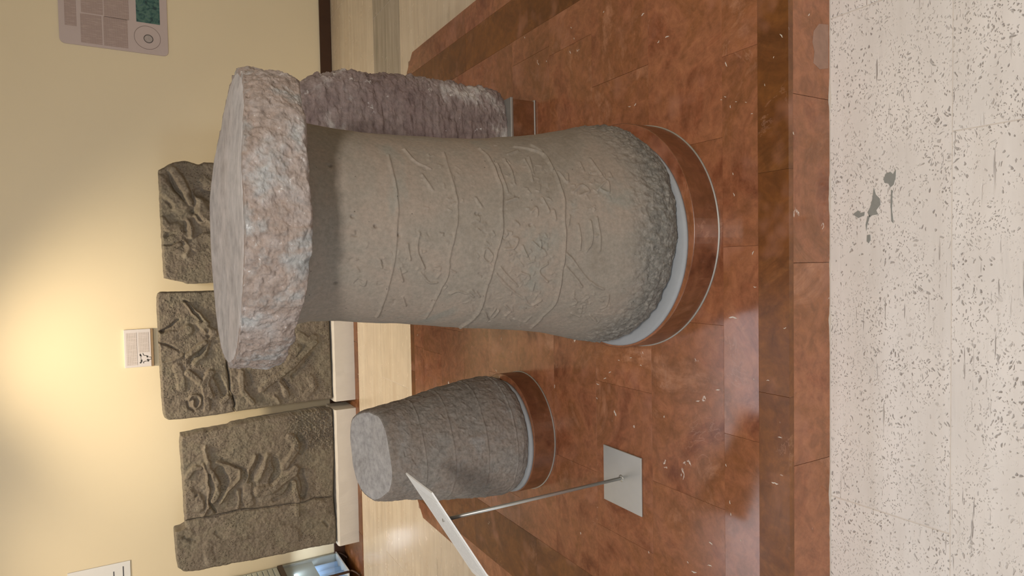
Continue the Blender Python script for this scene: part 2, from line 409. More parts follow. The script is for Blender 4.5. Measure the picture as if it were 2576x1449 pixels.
fl = struct(empty('floor', (0, 2, -0.1)))
box('screed', -4.0, 3.8, -3.8, WY + 0.2, -0.1, -0.0016, M['floorgrout'], fl)
PX0, PX1, PY0, PY1 = -1.43, 1.20, 0.985, 3.50      # the podium's outline
def slab_tile(x0, x1, y0, y1, mat, j=0.0012):
    if x1 - x0 < 0.02 or y1 - y0 < 0.02: return
    dz = random.uniform(-0.0005, 0.0005)
    prism('travertine_slab', [(x0 + j, y0 + j), (x1 - j, y0 + j), (x1 - j, y1 - j), (x0 + j, y1 - j)], -0.03, dz, mat, fl, 0.0012)
rows = [(-3.6, -2.2), (-2.2, -0.9), (-0.9, -0.135), (-0.135, 0.145), (0.145, 0.426), (0.426, 0.707), (0.707, 0.985)]
for k, (y0, y1) in enumerate(rows):
    off = {6: 0.6, 5: 0.27, 4: 0.8}.get(k, random.uniform(0, 1.2))
    x = -3.8 - (1.2 - (off + 3.8) % 1.2)
    while x < 3.6:
        slab_tile(max(x, -3.8), min(x + 1.2, 3.6), y0, y1, M['trav']); x += 1.2
for y0, y1 in ((0.985, 1.6), (1.6, 2.22), (2.22, 2.85), (2.85, 3.5)):
    for x0, x1 in ((-3.8, -2.6), (-2.6, PX0), (PX1, 2.4), (2.4, 3.6)): slab_tile(x0, x1, y0, y1, M['trav_back'])
for k, (y0, y1) in enumerate([(3.5, 3.98), (3.98, 4.52), (4.52, 5.11)]):
    x = -3.8 - (0.3, 0.9, 0.5)[k]
    while x < 3.6:
        mt = M['trav_grey'] if (k == 1 and x > -0.1) else M['trav_back']
        slab_tile(max(x, -3.8), min(x + 1.3, 3.6), y0, y1, mt); x += 1.3
for x0, x1 in ((0.95, 2.2), (2.2, 3.6)): slab_tile(x0, x1, 5.11, WY, M['trav_back'])
# the dark marble strip along the foot of the wall, under the reliefs
t1 = struct(empty('trim_1', (-1.4, 5.11, 0)))
x = -3.8
while x < 0.94:
    prism('marble_strip', [(x + .001, 5.112), (min(x + 0.8, 0.945) - .001, 5.112), (min(x + 0.8, 0.945) - .001, WY), (x + .001, WY)], -0.03, 0.004, M['marble_brown'], t1, 0.003); x += 0.8

def emis(name, c, st_):
    m = Mat(name, 0.6); m.col((0.8, 0.8, 0.8)); m.b.inputs['Emission Color'].default_value = (c[0], c[1], c[2], 1); m.b.inputs['Emission Strength'].default_value = st_; return m.m
cl = empty('ceiling_light', (-1.5, 3.6, 3.34), 'long cool white ceiling light panel above the podium', 'ceiling light')
box('light_frame', -2.95, -0.35, 3.12, 4.12, 3.36, 3.398, M['acrylic'], cl)
box('diffuser', -2.9, -0.4, 3.17, 4.07, 3.350, 3.3595, emis('cool_diffuser', (0.86, 0.88, 1.0), 3.2), cl)

# ------------------------------------------------------------------ podium
pod = empty('marble_podium', (0, 2.2, 0), 'low red-brown marble podium with brown inlaid border carrying the stone column and pillar', 'platform')
box('core', PX0 + 0.02, PX1 - 0.02, PY0 + 0.02, PY1 - 0.02, 0.0, 0.142, M['redgrout'], pod)
CH = 0.13     # the two far corners are cut off
PODPOLY = [(PX0, PY0), (PX1, PY0), (PX1, PY1 - CH), (PX1 - CH, PY1), (PX0 + CH, PY1), (PX0, PY1 - CH)]
def clip(poly, a, b, c):
    """keep a*x + b*y <= c"""
    out = []
    for i in range(len(poly)):
        p, q = poly[i], poly[(i + 1) % len(poly)]; dp = a * p[0] + b * p[1] - c; dq = a * q[0] + b * q[1] - c
        if dp <= 0: out.append(p)
        if (dp < 0 < dq) or (dq < 0 < dp):
            t = dp / (dp - dq); out.append((p[0] + t * (q[0] - p[0]), p[1] + t * (q[1] - p[1])))
    return out
def ptile(x0, x1, y0, y1, mat, name='marble_tile', j=0.0002):
    P = [(x0 + j, y0 + j), (x1 - j, y0 + j), (x1 - j, y1 - j), (x0 + j, y1 - j)]
    P = clip(P, 1, 1, PX1 + PY1 - CH); P = clip(P, -1, 1, PY1 - PX0 - CH)
    if len(P) < 3: return
    prism(name, P, 0.143, 0.16 + random.uniform(-0.0003, 0.0003), mat, pod, 0.0005)
BX0, BX1, CX0, CX1 = -1.34, 1.085, -1.10, 0.915
for k, x0 in enumerate(np.arange(-1.43, 1.2, 0.55)):     # front nosing
    ptile(x0, min(x0 + 0.55, PX1), PY0, 1.073, M['marble_brown'], 'nosing_strip')
prs = [1.073, 1.185, 1.467, 1.744, 2.003, 2.275, 2.53, 2.785, 3.06, 3.30]
for k in range(len(prs) - 1):
    off = {0: 0.04, 1: 0.33, 2: 0.10, 3: 0.28}.get(k, random.uniform(0, 0.5))
    xs = sorted(set([CX0, CX1] + [x for x in np.arange(off - 2.0, 2.0, 0.5) if CX0 + 0.06 < x < CX1 - 0.06]))
    for a, b in zip(xs, xs[1:]): ptile(a, b, prs[k], prs[k + 1], M['marble_gloss'] if k == 0 else M['marble'])
for a, b, mt in ((PX0, BX0, 'marble'), (BX0, CX0, 'marble_brown'), (CX1, BX1, 'marble_brown'), (BX1, PX1, 'marble')):
    ys = [1.073, 1.6, 2.15, 2.7, 3.25, 3.44]
    for y0, y1 in zip(ys, ys[1:]): ptile(a, b, y0, y1, M[mt], 'border_strip')
for x0, x1 in ((CX0, -0.45), (-0.45, 0.2), (0.2, CX1)): ptile(x0, x1, 3.30, 3.44, M['marble'], 'border_strip')
for x0, x1 in ((PX0, -0.6), (-0.6, 0.3), (0.3, PX1)): ptile(x0, x1, 3.44, PY1, M['marble_brown'], 'border_strip')
# risers
def rpanel(x0, x1, y0, y1, mat):
    box('riser_panel', x0, x1, y0, y1, 0.001, 0.1425, mat, pod, bev=0.0004)
for a, b in zip((-1.43, -0.96, -0.50, -0.005, 0.40, 0.80), (-0.961, -0.501, -0.006, 0.399, 0.799, 1.20)): rpanel(a, b, PY0 + 0.0005, PY0 + 0.018, M['marble'])
for a, b in zip((1.01, 1.6, 2.2, 2.8), (1.599, 2.199, 2.799, PY1 - CH)):
    rpanel(PX0 + 0.0005, PX0 + 0.018, a, b, M['marble']); rpanel(PX1 - 0.018, PX1 - 0.0005, a, b, M['marble'])
# crumbs of pale grout along the foot of the front riser
V = []; Q = []
P_ = [hy(x, y, PY0 - 0.0003) for x, y in ((2084, 62), (2060, 60), (2047, 78), (2044, 105), (2049, 130), (2046, 158), (2062, 174), (2084, 172))]
n_ = len(P_)
mesh('mortar_smear', [tuple(p) for p in P_] + [(p[0], PY0 + 0.0004, p[2]) for p in P_], [tuple(range(n_))[::-1]] + [(i, (i + 1) % n_, n_ + (i + 1) % n_, n_ + i) for i in range(n_)],
     plain('thin_mortar_smear', (0.29, 0.17, 0.12), 0.7, 0, 0.35, 45), pod, label='pale mortar smear on the front riser')
xs = np.arange(-1.4, 1.2, 0.006)
hh = 0.0015 + 0.006 * np.clip(fbm(np.stack([xs, xs * 0, xs * 0], -1), 9, 4) * 2, 0, 1)
pts = []
for x, h in zip(xs, hh): pts += [(x, PY0 - 0.0004 - 0.5 * h, 0.0), (x, PY0 - 0.0002 - 0.2 * h, h), (x, PY0 + 0.0006, h)]
quads_mesh('grout_line', np.array(pts), grid_quads(len(xs), 3, flip=True), M['palegrout'], pod, sm=False, label='pale crumbly grout along the foot of the front riser')
pod.children[-1]['kind'] = 'stuff'

# ------------------------------------------------------------------ stroke carving
def stroke_field(U, Vv, strokes):
    """strokes: (points in the surface's own metres, half width, height). raised and sunk lines are kept apart."""
    up = np.zeros_like(U); dnf = np.zeros_like(U)
    for pts, wd, a in strokes:
        pts = np.asarray(pts, float); R = wd * 2.6
        mn = pts.min(0) - R; mx = pts.max(0) + R
        sel = np.where((U > mn[0]) & (U < mx[0]) & (Vv > mn[1]) & (Vv < mx[1]))
        if len(sel[0]) == 0: continue
        u = U[sel]; v = Vv[sel]; d = np.full(u.shape, 9.0)
        for p, q in zip(pts[:-1], pts[1:]) if len(pts) > 1 else [(pts[0], pts[0])]:
            e = q - p; L = max(1e-12, e @ e)
            t = np.clip(((u - p[0]) * e[0] + (v - p[1]) * e[1]) / L, 0, 1)
            d = np.minimum(d, np.hypot(u - p[0] - t * e[0], v - p[1] - t * e[1]))
        h = a * np.exp(-(d / wd) ** 2 * 1.2) if wd < 0.02 else a * (1 - smooth(wd * 0.55, wd * 1.25, d))
        if a > 0: up[sel] = np.maximum(up[sel], h)
        else: dnf[sel] = np.minimum(dnf[sel], h)
    return up + dnf
def curve_pts(pts, n=6):
    P = [np.array(p, float) for p in pts]
    if len(P) < 3: return P
    Pe = [2 * P[0] - P[1]] + P + [2 * P[-1] - P[-2]]; out = []
    for i in range(1, len(Pe) - 2):
        a, b, c, d = Pe[i - 1:i + 3]
        for k in range(n):
            t = k / n; out.append(0.5 * ((2 * b) + (c - a) * t + (2 * a - 5 * b + 4 * c - d) * t * t + (3 * b - a - 3 * c + d) * t ** 3))
    return out + [P[-1]]

# ------------------------------------------------------------------ the big capped column
CXc, CYc = 0.083, 1.535
colm = empty('capped_stone_column', (CXc, CYc, 0.16), 'large carved grey stone column under a wide round pinkish cap, on a round marble pedestal', 'column')
def drum(parent, cx, cy, R, ztop, labelled=True):
    p = lathe('pedestal_drum', [(R - 0.003, 0.1605), (R - 0.0005, 0.162), (R - 0.0005, ztop - 0.001), (R - 0.0015, ztop)], cx, cy, M['marble_shaded'], parent, 128, sm=False, label='round red marble pedestal with shade painted into its sides')
    lathe('drum_top', [(R - 0.06, ztop + 0.0002), (R - 0.010, ztop + 0.0005), (R - 0.0030, ztop + 0.0004), (R - 0.0014, ztop - 0.0004)], cx, cy, M['marble'], p, 128, sm=False, label='polished red marble upper face of the pedestal, in the lit tone')
    lathe('metal_ring', [(R - 0.0004, 0.1605), (R + 0.0025, 0.1612), (R + 0.0025, 0.1635), (R - 0.0004, 0.165)], cx, cy, M['metal'], p, 128, sm=False, label='thin grey metal ring')
drum(colm, CXc, CYc, 0.339, 0.253)
lathe('mortar_bed', [(0.312, 0.2532), (0.311, 0.259), (0.305, 0.265), (0.27, 0.269)], CXc - 0.020, CYc - 0.005, M['mortar'], colm, 96, label='smooth grey mortar bed')
PR = np.array([(0.262, .290), (0.275, .302), (0.30, .313), (0.335, .3165), (.386, .309), (.457, .295), (.52, .281), (.591, .269), (.716, .254), (.832, .244), (.941, .235), (1.042, .229), (1.10, .227), (1.17, .228), (1.23, .240)])
PO = np.array([(.26, .006), (.6, .005), (.83, .005), (.94, .010), (1.04, .015), (1.1, .020), (1.2, .026)])
def rcol(z): return np.interp(z, PR[:, 0], PR[:, 1])
def ocol(z): return np.interp(z, PO[:, 0], PO[:, 1])
def to_cyl(x, y):
    """photo pixel to (arc length from the front line, height) on the shaft"""
    r = ray(x, y); z = 0.7
    for _ in range(8):
        R = rcol(z); cx = CXc + ocol(z); c = np.array([cx, CYc])
        a = r[0] ** 2 + r[1] ** 2; b = -2 * (r[0] * c[0] + r[1] * c[1]); k = c @ c - R * R
        D = b * b - 4 * a * k
        t = (-b - sqrt(max(D, 0.0))) / (2 * a); z = EYE + r[2] * t
    th = math.atan2(r[0] * t - cx, -(r[1] * t - CYc))
    return (th, z)
def cc(pts, n=5): return [to_cyl(x / 2.415 + 780, y / 2.415 + 300) for x, y in curve_pts(pts, n)]
RB = 0.26
S = []
def addc(pts, wd=0.0034, a=0.0046): S.append(([(t * RB, z) for t, z in cc(pts)], wd, a))
for L in ([(1240, 165), (1330, 180), (1420, 215), (1470, 285), (1510, 380), (1540, 500), (1545, 620), (1550, 720), (1545, 850), (1530, 930), (1515, 1020), (1490, 1110), (1420, 1190), (1340, 1270)],
          [(1030, 180), (1090, 240), (1130, 330), (1160, 430), (1165, 560), (1165, 680), (1140, 800), (1110, 910), (1070, 1030), (1040, 1140), (970, 1220), (910, 1262)]):
    addc(L, 0.0038, 0.0054)
for L in ([(810, 200), (850, 330), (880, 450), (895, 560), (880, 700), (850, 820), (840, 930), (790, 1040), (750, 1120), (700, 1210)],
          [(470, 220), (500, 330), (520, 430), (530, 560), (525, 680), (515, 800), (495, 930), (460, 1060), (430, 1150), (400, 1200)]):
    addc(L, 0.0034, 0.0038)
for L in ([(1135, 270), (1165, 350), (1195, 440)], [(1180, 240), (1220, 310), (1240, 390)], [(1300, 240), (1335, 300), (1350, 370)], [(1345, 150), (1400, 190), (1450, 260)],
          [(1330, 230), (1355, 330)], [(1700, 240), (1735, 290), (1760, 330)], [(1640, 260), (1660, 310)], [(1630, 640), (1638, 710), (1640, 790)], [(1700, 620), (1712, 700), (1708, 760), (1680, 800)],
          [(1740, 600), (1758, 700), (1760, 800)], [(1560, 900), (1610, 960), (1650, 1015)], [(1560, 820), (1620, 890), (1690, 980), (1780, 1030)],
          [(1590, 880), (1650, 930), (1700, 1000)], [(1130, 940), (1180, 1000), (1290, 1090)], [(1160, 900), (1210, 960), (1260, 1010)], [(1150, 960), (1230, 1040)],
          [(660, 690), (645, 760), (655, 830), (690, 900)], [(590, 760), (605, 850)], [(670, 930), (720, 990), (770, 990)], [(540, 900), (560, 980)],
          [(1190, 790), (1240, 780), (1260, 730), (1230, 720)], [(1060, 790), (1050, 840), (1090, 870), (1110, 830), (1080, 790), (1060, 790)], [(1090, 870), (1110, 905)],
          [(1290, 770), (1320, 830)], [(1350, 740), (1400, 790), (1400, 740)], [(1440, 880), (1390, 920), (1440, 990)], [(1510, 320), (1560, 380), (1560, 330)],
          [(1600, 440), (1650, 400), (1690, 440), (1640, 460)], [(1740, 430), (1800, 380), (1810, 450), (1750, 420)], [(1770, 350), (1790, 380)], [(1410, 480), (1450, 560)],
          [(1010, 480), (1040, 530)], [(1200, 500), (1260, 480)], [(1480, 560), (1490, 610)], [(1750, 700), (1730, 710)], [(1600, 1080), (1620, 1110), (1590, 1130)],
          [(1690, 1080), (1660, 1100), (1700, 1120)], [(1760, 1080), (1810, 1070), (1805, 1130), (1770, 1150)], [(1760, 1100), (1780, 1110)], [(1590, 1180), (1640, 1200)], [(1650, 1140), (1645, 1180)],
          [(1700, 1190), (1740, 1230)], [(960, 1050), (990, 1080)], [(980, 1040), (1010, 1070)], [(1010, 1050), (1030, 1080)], [(1020, 1160), (1060, 1170), (1070, 1200)],
          [(1090, 1190), (1120, 1150)], [(1110, 1200), (1140, 1160)], [(1180, 1130), (1220, 1160), (1190, 1190)], [(1240, 1210), (1300, 1230), (1340, 1200)], [(1300, 1080), (1340, 1130), (1400, 1100)],
          [(1330, 870), (1360, 860)], [(1280, 930), (1330, 960), (1310, 1000)], [(1360, 1000), (1350, 1040)], [(570, 185), (640, 260), (730, 300)], [(680, 340), (740, 430)], [(850, 1060), (900, 1040), (950, 1060)],
          [(560, 1080), (575, 1130)], [(420, 850), (430, 900)], [(1250, 620), (1270, 640)], [(1580, 590), (1570, 640)], [(1340, 560), (1370, 540), (1380, 580)], [(1200, 210), (1260, 190)]):
    addc(L)
r_ = random.Random(5)
for (x0, x1, y0, y1, n) in ((1190, 1480, 640, 1060, 60), (1000, 1120, 560, 1080, 26), (580, 860, 660, 1000, 30), (1580, 1830, 300, 560, 26), (1540, 1850, 1040, 1230, 26), (1180, 1500, 220, 560, 24), (950, 1400, 1050, 1250, 26), (620, 1000, 200, 600, 18), (260, 560, 650, 1100, 16)):
    for _ in range(n):
        x = r_.uniform(x0, x1); y = r_.uniform(y0, y1); L = r_.uniform(10, 34); a = r_.uniform(0, pi)
        p = [(x, y), (x + L * cos(a), y + L * sin(a))]
        if r_.random() < 0.5: p.append((x + L * cos(a) + L * .6 * cos(a + 1.6), y + L * sin(a) + L * .6 * sin(a + 1.6)))
        S.append(([(t * RB, z) for t, z in cc(p, 3)], r_.uniform(0.0020, 0.0034), r_.uniform(0.0012, 0.0030) * r_.choice((1, 1, 1, -1))))
for x, y in ((1125, 155), (1010, 575), (1030, 580), (400, 650), (160, 1000), (260, 590), (750, 1105), (540, 700), (120, 280), (1340, 640), (1640, 1160)):
    S.append(([(t * RB, z) for t, z in cc([(x, y)])], 0.0042, -0.006))
th = np.concatenate([np.linspace(-1.75, 1.75, 640), np.linspace(1.75, 2 * pi - 1.75, 90)[1:-1]])
ZZ = np.concatenate([[0.258], np.linspace(0.262, 1.23, 560)])
Z, T = np.meshgrid(ZZ, th, indexing='ij')
R = rcol(Z); P3 = np.stack([np.sin(T) * R, -np.cos(T) * R, Z], -1)
rough = smooth(0.47, 0.36, Z + 0.03 * fbm(P3, 9, 3))          # the foot was left rough
R = R + 0.005 * fbm(P3, 3.5, 3) + 0.0011 * fbm(P3, 24, 4) + rough * (0.006 * fbm(P3, 45, 4, 0.6) + 0.003)
R = R + stroke_field(np.where(T > pi, T - 2 * pi, T) * RB + 0.0035 * fbm(P3 + 5, 25, 3), Z + 0.0035 * fbm(P3 + 15, 25, 3), S) * (0.85 + 0.6 * fbm(P3 + 2, 12, 2))
R = np.where(Z < 0.261, R * 0.9, R)
Zd = Z + np.where(Z < 0.34, 0.018 * smooth(0.34, 0.262, Z) * np.clip(fbm(np.stack([np.sin(T) * 2, np.cos(T) * 2, T * 0], -1), 1.4, 4) + 0.35, 0, 1), 0)
V3 = np.stack([CXc + ocol(Z) + np.sin(T) * R, CYc - np.cos(T) * R, Zd], -1).reshape(-1, 3)
nT = len(th)
quads_mesh('carved_shaft', V3, grid_quads(len(ZZ), nT, wrap=True), M['column'], colm,
           extra=[list(range(nT))[::-1], list(range((len(ZZ) - 1) * nT, len(ZZ) * nT))], label='tapering grey shaft carved with worn signs in bands')
# cap: a thick disc with rough sides, cut a little flat on its right
cxk, cyk, RK = 0.112, 1.535, 0.330
cth = np.concatenate([np.linspace(-1.9, 1.9, 620), np.linspace(1.9, 2 * pi - 1.9, 120)[1:-1]])
prof = [(0.0, -0.004), (0.14, -0.004), (0.24, -0.003), (0.29, -0.001)] + [(0.315 + 0.012 * i / 6, 0.002 * i / 6) for i in range(7)]
sides = np.linspace(0, 1, 90)
Vt = []
nC = len(cth); ring = []
def cap_r(t):
    r = RK * (1 + 0.012 * np.sin(2 * t + .5) + 0.010 * np.sin(3 * t + 1.2))
    x = np.sin(t) * r
    r = np.where(x > 0.328, 0.328 / np.maximum(np.sin(t), 0.3), r)       # flat right side
    dx = np.sin(t) * 0.8 - np.cos(t) * 0.0
    return r
RR = cap_r(cth)
ex = np.stack([np.sin(cth), -np.cos(cth)], -1)
ztop = 1.343 - 0.030 * smooth(0.05, 0.36, np.sin(cth) * RR) ; zbot = 1.222 + 0.010 * np.sin(cth * 1.0 + pi) + 0.004 * np.sin(5 * cth)
rows_ = []
def crow(rr, zz): rows_.append(np.stack([cxk + ex[:, 0] * rr, cyk + ex[:, 1] * rr, zz], -1))
for f_, zo in ((0.15, -0.006), (0.5, -0.006), (0.7, -0.004), (0.85, -0.001)): crow(RR * f_, zbot + zo)
for f_ in np.linspace(0.88, 0.975, 8): crow(RR * f_, zbot + 0.001 + 0.004 * (f_ - .88) / .1)
for s in sides:
    bulge = 0.985 + 0.02 * math.sin(pi * min(1, s * 1.05)) ** 0.6 if s > 0 else 0.985
    crow(RR * bulge, zbot + 0.006 + (ztop - zbot - 0.009) * s)
for f_ in np.linspace(0.985, 0.93, 8): crow(RR * f_, ztop - 0.0025 * (f_ - .93) / .055)
ridx = len(rows_)
for f_ in (0.85, 0.7, 0.5, 0.3, 0.12): crow(RR * f_, ztop * (f_ ** 2) + 1.336 * (1 - f_ ** 2))
A = np.array(rows_); nR = len(rows_)
nrm = np.zeros_like(A); nrm[..., 0] = ex[:, 0]; nrm[..., 1] = ex[:, 1]
side = np.zeros(nR); side[8:12 + 90 + 4] = 1.0; side = np.convolve(side, np.ones(7) / 7, 'same')
n1 = fbm(A, 16, 5, 0.6); n2 = fbm(A + 5, 55, 4, 0.6); n3 = fbm(A + 9, 5, 3)
disp = side[:, None] * (0.008 * n1 + 0.0045 * n2 + 0.010 * n3)
A = A + nrm * disp[..., None]
A[..., 2] += side[:, None] * 0.004 * fbm(A + 3, 30, 3) + np.where(np.arange(nR) < 12, 1, 0)[:, None] * 0.010 * fbm(A + 13, 10, 4)
A[ridx - 8:, :, 2] += 0.0012 * fbm(A[ridx - 8:] + 2, 9, 3)
kt = ridx - 4
quads_mesh('stone_cap', A[:kt + 1].reshape(-1, 3), grid_quads(kt + 1, nC, wrap=True), M['cap'], colm,
           extra=[list(range(nC))[::-1]], label='thick round cap with a rough pinkish grey side')
nt_ = nR - kt
quads_mesh('cap_top', A[kt:].reshape(-1, 3), grid_quads(nt_, nC, wrap=True), M['cap_top'], colm,
           extra=[list(range((nt_ - 1) * nC, nt_ * nC))], label='smooth lilac-grey upper face of the cap, paled for the overhead light')

# ------------------------------------------------------------------ the small tapering pillar
sx, sy = -0.674, 2.237
pil = empty('tapering_stone_pillar', (sx, sy, 0.16), 'short dark grey tapering stone pillar with a flat cut top beside the large column', 'pillar')
drum(pil, sx, sy, 0.237, 0.252)
lathe('mortar_bed', [(0.222, 0.2522), (0.221, 0.262), (0.216, 0.268), (0.19, 0.270)], sx - 0.010, sy - 0.006, M['mortar'], pil, 96, label='grey mortar bed')
SP = np.array([(.262, .208), (.275, .222), (.30, .232), (.34, .233), (.40, .228), (.546, .207), (.647, .190), (.695, .183), (.771, .174), (.80, .168), (.835, .150), (.86, .12)])
pth = np.concatenate([np.linspace(-1.8, 1.8, 380), np.linspace(1.8, 2 * pi - 1.8, 70)[1:-1]])
zz = np.concatenate([[0.258], np.linspace(0.262, 0.808, 300)])
Z, T = np.meshgrid(zz, pth, indexing='ij')
R = np.interp(Z, SP[:, 0], SP[:, 1]); Nm = np.stack([np.sin(T) * R, -np.cos(T) * R, Z], -1)
facet = 1 - 0.045 * smooth(0.55, 0.8, Z) * np.abs(np.sin(T * 2.5 + 0.4))
R = R * facet + 0.006 * fbm(Nm + 3, 6, 3) + 0.0045 * fbm(Nm + 8, 26, 5, 0.6)
S2 = []
for (zc, n) in ((0.385, 60), (0.50, 60), (0.62, 50), (0.72, 34)):
    for _ in range(n):
        t0 = r_.uniform(-1.6, 1.6) * 0.2; z0 = zc + r_.uniform(-.05, .05); a = r_.uniform(0, pi); L = r_.uniform(.008, .028)
        S2.append(([(t0, z0), (t0 + L * cos(a), z0 + L * sin(a))], r_.uniform(.0026, .0048), r_.uniform(.0008, .0024) * r_.choice((1, -1, 1))))
for zc in (0.325, 0.44, 0.565, 0.675):
    S2.append(([(t * 0.2, zc + 0.004 * sin(3 * t)) for t in np.linspace(-1.7, 1.7, 30)], 0.0036, 0.0026))
R = R + stroke_field(np.where(T > pi, T - 2 * pi, T) * 0.2, Z, S2)
R = np.where(Z < 0.261, R * 0.9, R)
tilt = smooth(0.5, 0.80, Z) * (0.022 * (-np.cos(T)) * -1.0 + 0.008 * np.sin(3 * T + 1))
tiltz = smooth(0.6, 0.8, Z) * (-0.031 * np.cos(T) + 0.006 * np.sin(3 * T + 1))
V3 = np.stack([sx + np.sin(T) * R, sy - np.cos(T) * R, Z + tiltz], -1)
top = V3[-1]; cen = np.array([sx, sy, top[:, 2].mean() + 0.006])
extra_rows = []
for f_ in (0.97, 0.92, 0.85, 0.72, 0.55, 0.35, 0.15):
    rr = cen + (top - cen) * f_; rr[:, 2] += 0.003 * min(1, (1 - f_) * 20) + 0.005 * fbm(rr, 9, 3) * (1 if f_ < .9 else .3); extra_rows.append(rr)
V3 = np.concatenate([V3, np.array(extra_rows)], 0); nP = len(pth); nr = V3.shape[0]
kt = nr - 7
quads_mesh('pillar_stone', V3[:kt + 1].reshape(-1, 3), grid_quads(kt + 1, nP, wrap=True), M['pillar'], pil,
           extra=[list(range(nP))[::-1]], label='rough tapering stone with worn carved bands')
quads_mesh('pillar_top', V3[kt:].reshape(-1, 3), grid_quads(nr - kt, nP, wrap=True), M['pillar_top'], pil,
           extra=[list(range((nr - kt - 1) * nP, (nr - kt) * nP))], label='smooth lighter grey cut top')

# ------------------------------------------------------------------ rough slab behind the column
slb = empty('rough_stone_slab', (0.40, 2.24, 0.16), 'purplish rough upright stone slab with white patches behind the capped column', 'stone slab')
pb = box('pedestal_block', 0.14, 0.636, 2.104, 2.40, 0.161, 0.262, M['marble_shaded'], slb, bev=0.003, label='rectangular red marble pedestal in the shaded tone')
for z0, z1 in ((0.1612, 0.167), (0.262, 0.272)): box('metal_band', 0.136, 0.640, 2.100, 2.404, z0, z1, M['metal'], pb, bev=0.001, label='thin grey metal band')
nz, nt = 300, 420
zz = np.linspace(0, 1, nz); tt = np.linspace(0, 2 * pi, nt, endpoint=False)
rowsS = []
def slab_edge(z):   # right edge x at height z
    return np.interp(z, [.272, .285, .30, .34, .48, .69, .88, .98, 1.04, 1.10, 1.13], [.655, .672, .680, .686, .690, .688, .682, .655, .612, .52, .42])
for s in zz:
    z = 0.272 + s * 0.85
    xr = float(slab_edge(z)); xl = 0.13 if z < 0.95 else 0.13 + (z - 0.95) * 1.3
    hw = (xr - xl) / 2; hd = 0.125 * (1 if z < 1.0 else sqrt(max(0.05, 1 - ((z - 1.0) / 0.15) ** 2))) * (0.9 + 0.1 * min(1, s * 12))
    e = 0.42
    x = (xl + xr) / 2 + hw * np.sign(np.cos(tt)) * np.abs(np.cos(tt)) ** e; y = 2.245 + hd * np.sign(np.sin(tt)) * np.abs(np.sin(tt)) ** e
    rowsS.append(np.stack([x, y, np.full(nt, z)], -1))
A = np.array(rowsS)
d = A - np.array([0.41, 2.245, 0]); d[..., 2] = 0; d /= np.linalg.norm(d, axis=2)[..., None] + 1e-9
A = A + d * (0.012 * fbm(A, 7, 3) + 0.011 * fbm(A * np.array([1, 1, 1.8]) + 4, 22, 5, 0.62) + 0.004 * fbm(A, 70, 3))[..., None]
quads_mesh('slab_stone', A.reshape(-1, 3), grid_quads(nz, nt, wrap=True), M['slab'], slb, extra=[list(range(nt))[::-1], list(range((nz - 1) * nt, nz * nt))])

# ------------------------------------------------------------------ wall reliefs
YR = 5.23
def resample(P, n):
    P = np.array(P, float); s = np.concatenate([[0], np.cumsum(np.linalg.norm(np.diff(P, axis=0), axis=1))]); t = np.linspace(0, s[-1], n)
    return np.stack([np.interp(t, s, P[:, 0]), np.interp(t, s, P[:, 1])], -1)
def pl(pts): return [(p[0], p[2]) for p in (hy(x, y, YR) for x, y in pts)]
def relief_piece(name, parent, top, bottom, left, right, strokes, nx, nzv, thick=0.13, label=None, edge_soft=0.014, extra_noise=1.0, seed=0.0, pitz=None):
    """top/bottom run left to right (room's left/right), left/right run bottom to top, all in the slab's plane"""
    tp, bt, lf, rg = resample(top, nx), resample(bottom, nx), resample(left, nzv), resample(right, nzv)
    u = np.linspace(0, 1, nx)[None, :, None]; v = np.linspace(0, 1, nzv)[:, None, None]
    G = (1 - v) * bt[None] + v * tp[None] + (1 - u) * lf[:, None] + u * rg[:, None] \
        - ((1 - u) * (1 - v) * bt[0] + u * (1 - v) * bt[-1] + (1 - u) * v * tp[0] + u * v * tp[-1])
    X, Zc = G[..., 0], G[..., 1]
    N = np.stack([X, X * 0 + seed, Zc], -1)
    wx, wz = 0.016 * fbm(N + 21, 9, 3), 0.016 * fbm(N + 31, 9, 3)
    h = 1.25 * stroke_field(X + wx, Zc + wz, strokes) * (0.85 + 0.5 * fbm(N + 41, 6, 2))
    # soften the carving as weathering would
    h = h + extra_noise * (0.010 * fbm(N, 5, 3) + 0.007 * fbm(N + 3, 22, 4, 0.6) + 0.003 * fbm(N + 7, 80, 3))
    if pitz is not None:
        h = h - pitz(X, Zc) * 0.012 * smooth(0.12, 0.3, np.abs(fbm(N + 11, 40, 2)) + 0.1)
    wdt = np.linalg.norm(rg.mean(0) - lf.mean(0)); hgt = np.linalg.norm(tp.mean(0) - bt.mean(0))
    ed = np.minimum(np.minimum(u[..., 0], 1 - u[..., 0]) * wdt, np.minimum(v[..., 0], 1 - v[..., 0]) * hgt)
    h = h - 0.016 * (1 - smooth(0, edge_soft, ed + 0.004 * fbm(N, 30, 3)))
    Y = YR - h
    Fv = np.stack([X, Y, Zc], -1).reshape(-1, 3)
    n = nx * nzv
    per = list(range(0, nx)) + [r * nx + nx - 1 for r in range(1, nzv)] + [(nzv - 1) * nx + i for i in range(nx - 2, -1, -1)] + [r * nx for r in range(nzv - 2, 0, -1)]
    B = Fv[per].copy(); B[:, 1] = YR + thick
    V = np.concatenate([Fv, B]); m = len(per)
    Q = grid_quads(nzv, nx)
    side = np.array([[per[i], n + i, n + (i + 1) % m, per[(i + 1) % m]] for i in range(m)])
    return quads_mesh(name, V, np.concatenate([Q, side]), M['relief'], parent, extra=[[n + i for i in range(m)][::-1][::-1]], label=label)
